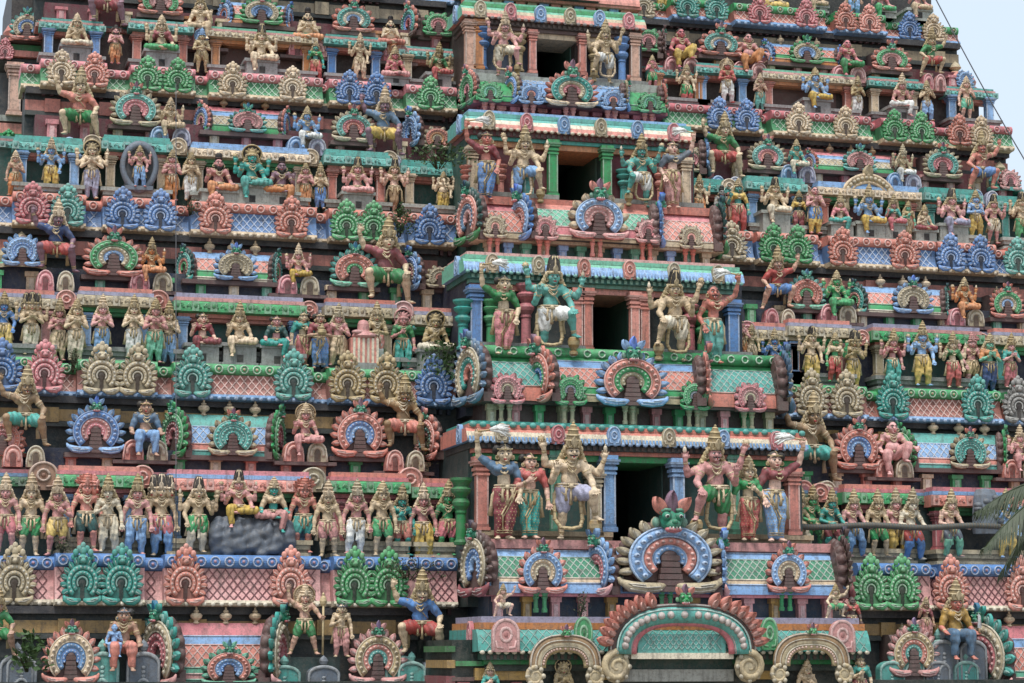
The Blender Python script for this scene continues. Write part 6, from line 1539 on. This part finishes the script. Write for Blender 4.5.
def altar():
    Y = plane('S2') - .05; x0, x1 = XX(349, 350, Y), XX(377, 350, Y); zt = ZZ(363, 339, Y); m = MB(); n = 12
    for i in range(n): a, b = x0 + (x1 - x0) * i / n, x0 + (x1 - x0) * (i + 1) / n; m.bx(a, b, Y - .16 - (.012 if i % 2 else 0), Y + .4, zf[2] + .14, zt, 'ivory' if i % 2 else 'salmon')
    m.bx(x0 - .05, x1 + .05, Y - .2, Y + .4, zf[2] + .0, zf[2] + .14, 'grey')
    o = thing('draped_altar', 'red and white striped altar with a pink stone between two statues', 'altar', data=m.mesh('draped_altar'))
    m = MB(); xc = (x0 + x1) / 2; m.lathe([(.20, 0), (.24, .05), (.20, .12), (.13, .16), (.12, .30), (.09, .37), (0, .40)], (1, 1, 1), n=14, c=(xc, Y, zt)); m.ell((xc - .12, Y - .14, zt + .12), (.15, .06, .05), (1, 1, 1), .1); m.ell((xc + .1, Y - .15, zt + .06), (.16, .06, .05), (1, 1, 1), .1)
    link('altar_stone', m.mesh('altar_stone'), o, 'pink')
altar()

# weeds that have taken root on the ledges
LEAFM = plain('leaf_green', (.035, .075, .018), .6, 9)
DRYM = plain('dry_weed', (.05, .055, .025), .8, 9)
def weed(px, py, w, h, Y, label, mat, n=160, dens=1.0, hang=0, seed=1):
    r = random.Random(seed); b = at(px, py, Y); k = mpp(px, py, Y); W_, H_ = w * k / 2, h * k
    me = MB()
    for i in range(9):
        a = r.uniform(-1, 1); pts = [(b[0] + a * W_ * .1, b[1] + .1, b[2])]
        e = (b[0] + a * W_ * .8, b[1] - r.uniform(0, .25), b[2] + H_ * r.uniform(.4, .95)); pts += [tuple(lerp(pts[0], e, .5) + (0, -.05, .05)), e]; me.tube(pts, [.012, .009, .004], n=5)
    st = me
    lf = MB()
    for i in range(n):
        u = r.gauss(0, .45); v = r.random() ** .8; c = (b[0] + max(-1, min(1, u)) * W_, b[1] - r.uniform(-.12, .28), b[2] + v * H_ * (1 - .4 * abs(u)))
        if hang: c = (c[0], c[1], b[2] - v * H_)
        L = r.uniform(.06, .13) * dens; d = Vector((r.uniform(-1, 1), r.uniform(-1, .3), r.uniform(-.5, .9))).normalized(); q = d.cross(Vector((r.uniform(-1, 1), r.uniform(-1, 1), r.uniform(-1, 1)))).normalized() * L * .32
        c = Vector(c); lf.add([c, c + d * L * .5 + q, c + d * L, c + d * L * .5 - q], [(0, 1, 2, 3)])
    o = thing('weed_plant', label, 'plant', 'weeds growing on the tower'); o.location = b
    f = link('leaves', lf.mesh('leaves'), o, mat=mat); s = link('stems', st.mesh('stems'), o, mat=DRYM)
    for q in (f, s): q.location = -Vector(b)
for i, a in enumerate([(440, 168, 66, 24, W[3] - 1.9, 'feathery green weed beside the third doorway cornice', LEAFM, 220, .9), (400, 236, 26, 32, W[3] - 1.2, 'round bushy green weed on the ledge below the fish tailed statue', LEAFM, 260, .6),
        (443, 378, 46, 40, W[2] - 1.1, 'leafy green weed in front of the seated gold statue', LEAFM, 260, 1.0), (424, 470, 20, 46, W[2] - 1.3, 'dark weed left of the lowest doorway cornice', DRYM, 200, .6),
        (28, 672, 40, 42, W[1] - 1.9, 'broad leaved green weed in the bottom left corner', LEAFM, 150, 1.4), (410, 580, 70, 22, W[1] - 1.25, 'dry brown weed over the paired green arches', DRYM, 240, .55),
        (540 + 41, 620, 14, 30, W[1] - BAY - 1.3, 'small mossy weed under the lowest doorway vault', DRYM, 130, .5), (73, 372, 12, 22, W[2] - 1.0, 'small dark weed on the second ledge at the left', DRYM, 110, .5), (191, 215, 16, 16, W[3] - 1.1, 'small brown weed on the third ledge at the left', DRYM, 110, .5), (62, 556, 14, 18, W[1] - .95, 'small dark weed at the feet of the pink statue in yellow shorts', DRYM, 110, .5)]):
    weed(*a, seed=i + 3)

# lightning cable in front of the sky, and a thin one down the left wing
CABM = plain('cable_grey', (.06, .06, .065), .5)
m = MB(); P0, P1 = at(930, -12, 4.0), at(1040, 186, 2.2)
m.tube([tuple(lerp(P0, P1, i / 20) + np.array([0, 0, -.10 * math.sin(math.pi * i / 20)])) for i in range(21)], .014, n=6)
o = thing('cable', 'thin dark cable slanting down through the sky right of the tower', 'cable', data=m.mesh('cable')); o.data.materials.clear(); o.data.materials.append(CABM)
m = MB(); m.tube([tuple(at(176, y, q)) for y, q in ((84, 3.0), (170, 2.2), (300, 1.3), (470, .2 - 1.7), (560, -1.9))], .009, n=5)
o = thing('cable', 'thin dark wire hanging down the left wing', 'cable', data=m.mesh('cable')); o.data.materials.clear(); o.data.materials.append(CABM)

# coconut palm in front, at the right
PALM = plain('palm_green', (.028, .042, .014), .55, 5); TRUNK = plain('palm_trunk', (.13, .10, .07), .85, 6)
def palm():
    Y = -9.0; c = at(1075, 478, Y); r = random.Random(11)
    o = thing('palm_tree', 'dark green coconut palm frond reaching in from the right edge in front of the statues', 'palm tree', loc=(c[0] + .5, c[1], -14)); off = -Vector(o.location)
    m = MB(); base = Vector((c[0] + .9, c[1], -14)); m.tube([base, base + Vector((-.1, 0, 5)), Vector((c[0] + .1, c[1], -3)), Vector(c)], [.26, .20, .16, .13], n=12); t = link('trunk', m.mesh('trunk'), o, mat=TRUNK); t.location = off
    ends = [(978, 512, Y - .3), (985, 548, Y - .8), (1000, 575, Y + .4), (1090, 590, Y - 1.5), (1180, 560, Y), (1170, 440, Y), (1090, 380, Y + 1), (1060, 640, Y - 1.2)]
    for (px, py, yy) in ends:
        e = np.array(at(px, py, yy)); mid = (np.array(c) + e) / 2 + (0, 0, .38); m = MB(); pts = []
        for i in range(15): t_ = i / 14; pts.append((1 - t_) ** 2 * np.array(c) + 2 * t_ * (1 - t_) * mid + t_ ** 2 * e)
        m.tube([tuple(p) for p in pts], [.032 - .0019 * i for i in range(15)], n=5); L = np.linalg.norm(e - np.array(c)); d = (e - np.array(c)) / L
        for i in range(70):
            t_ = .1 + .9 * i / 69; p = (1 - t_) ** 2 * np.array(c) + 2 * t_ * (1 - t_) * mid + t_ ** 2 * e; ll = .75 * math.sin(math.pi * (.12 + .8 * t_)) * r.uniform(.8, 1.1)
            for s in (-1, 1):
                w = np.cross(d, (0, 0, 1)) * s; q = p + d * ll * .55 + w * ll * .35 + np.array([0, 0, -ll * r.uniform(.45, .8)]); mm = (p + q) / 2 + (0, 0, .06); n_ = np.array([d[0], 0, d[2]]) * .02
                m.add([p - n_, p + n_, mm + n_ * .9, mm - n_ * .9, q], [(0, 1, 2, 3), (3, 2, 4)])
        f = link('frond', m.mesh('frond'), o, mat=PALM); f.location = off
palm()

# ------------------------------------------------------------------ ground, air and light
GM = plain('dusty_ground', (.22, .19, .15), .95, .4)
m = MB(); m.add([(-900, -900, -14.1), (900, -900, -14.1), (900, 900, -14.1), (-900, 900, -14.1)], [(0, 1, 2, 3)]); g = link('ground', m.mesh('ground')); g.data.materials.clear(); g.data.materials.append(GM); g['kind'] = 'structure'
world = bpy.data.worlds.new('World'); scene.world = world; world.use_nodes = True
nt = world.node_tree; bg = nt.nodes['Background']; sky = nt.nodes.new('ShaderNodeTexSky'); sky.sky_type = 'NISHITA'; sky.sun_disc = False
SUN_EL, SUN_AZ = R(66), R(212)        # azimuth measured from +Y towards +X
sky.sun_elevation = SUN_EL; sky.sun_rotation = SUN_AZ; sky.air_density = 1.0; sky.dust_density = 6.0; sky.ozone_density = 1.0
mx = nt.nodes.new('ShaderNodeMix'); mx.data_type = 'RGBA'; mx.inputs[0].default_value = .8     # thin bright overcast over the blue
nt.links.new(sky.outputs[0], mx.inputs[6]); mx.inputs[7].default_value = (3.2, 3.72, 4.25, 1)
nt.links.new(mx.outputs[2], bg.inputs[0]); bg.inputs[1].default_value = .12
sd = bpy.data.lights.new('sun', 'SUN'); sd.energy = 1.5; sd.angle = R(16); sd.color = (1, .985, .96); so = bpy.data.objects.new('sun', sd); COL.objects.link(so)
dirv = Vector((math.sin(SUN_AZ) * math.cos(SUN_EL), math.cos(SUN_AZ) * math.cos(SUN_EL), math.sin(SUN_EL)))
so.rotation_euler = dirv.to_track_quat('Z', 'Y').to_euler()
vs = scene.view_settings; vs.view_transform = 'Standard'; vs.look = 'None'; vs.gamma = 1; vs.use_curve_mapping = False; vs.exposure = 1.1
scene.cycles.max_bounces = 6; scene.cycles.diffuse_bounces = 3; scene.cycles.use_denoising = True
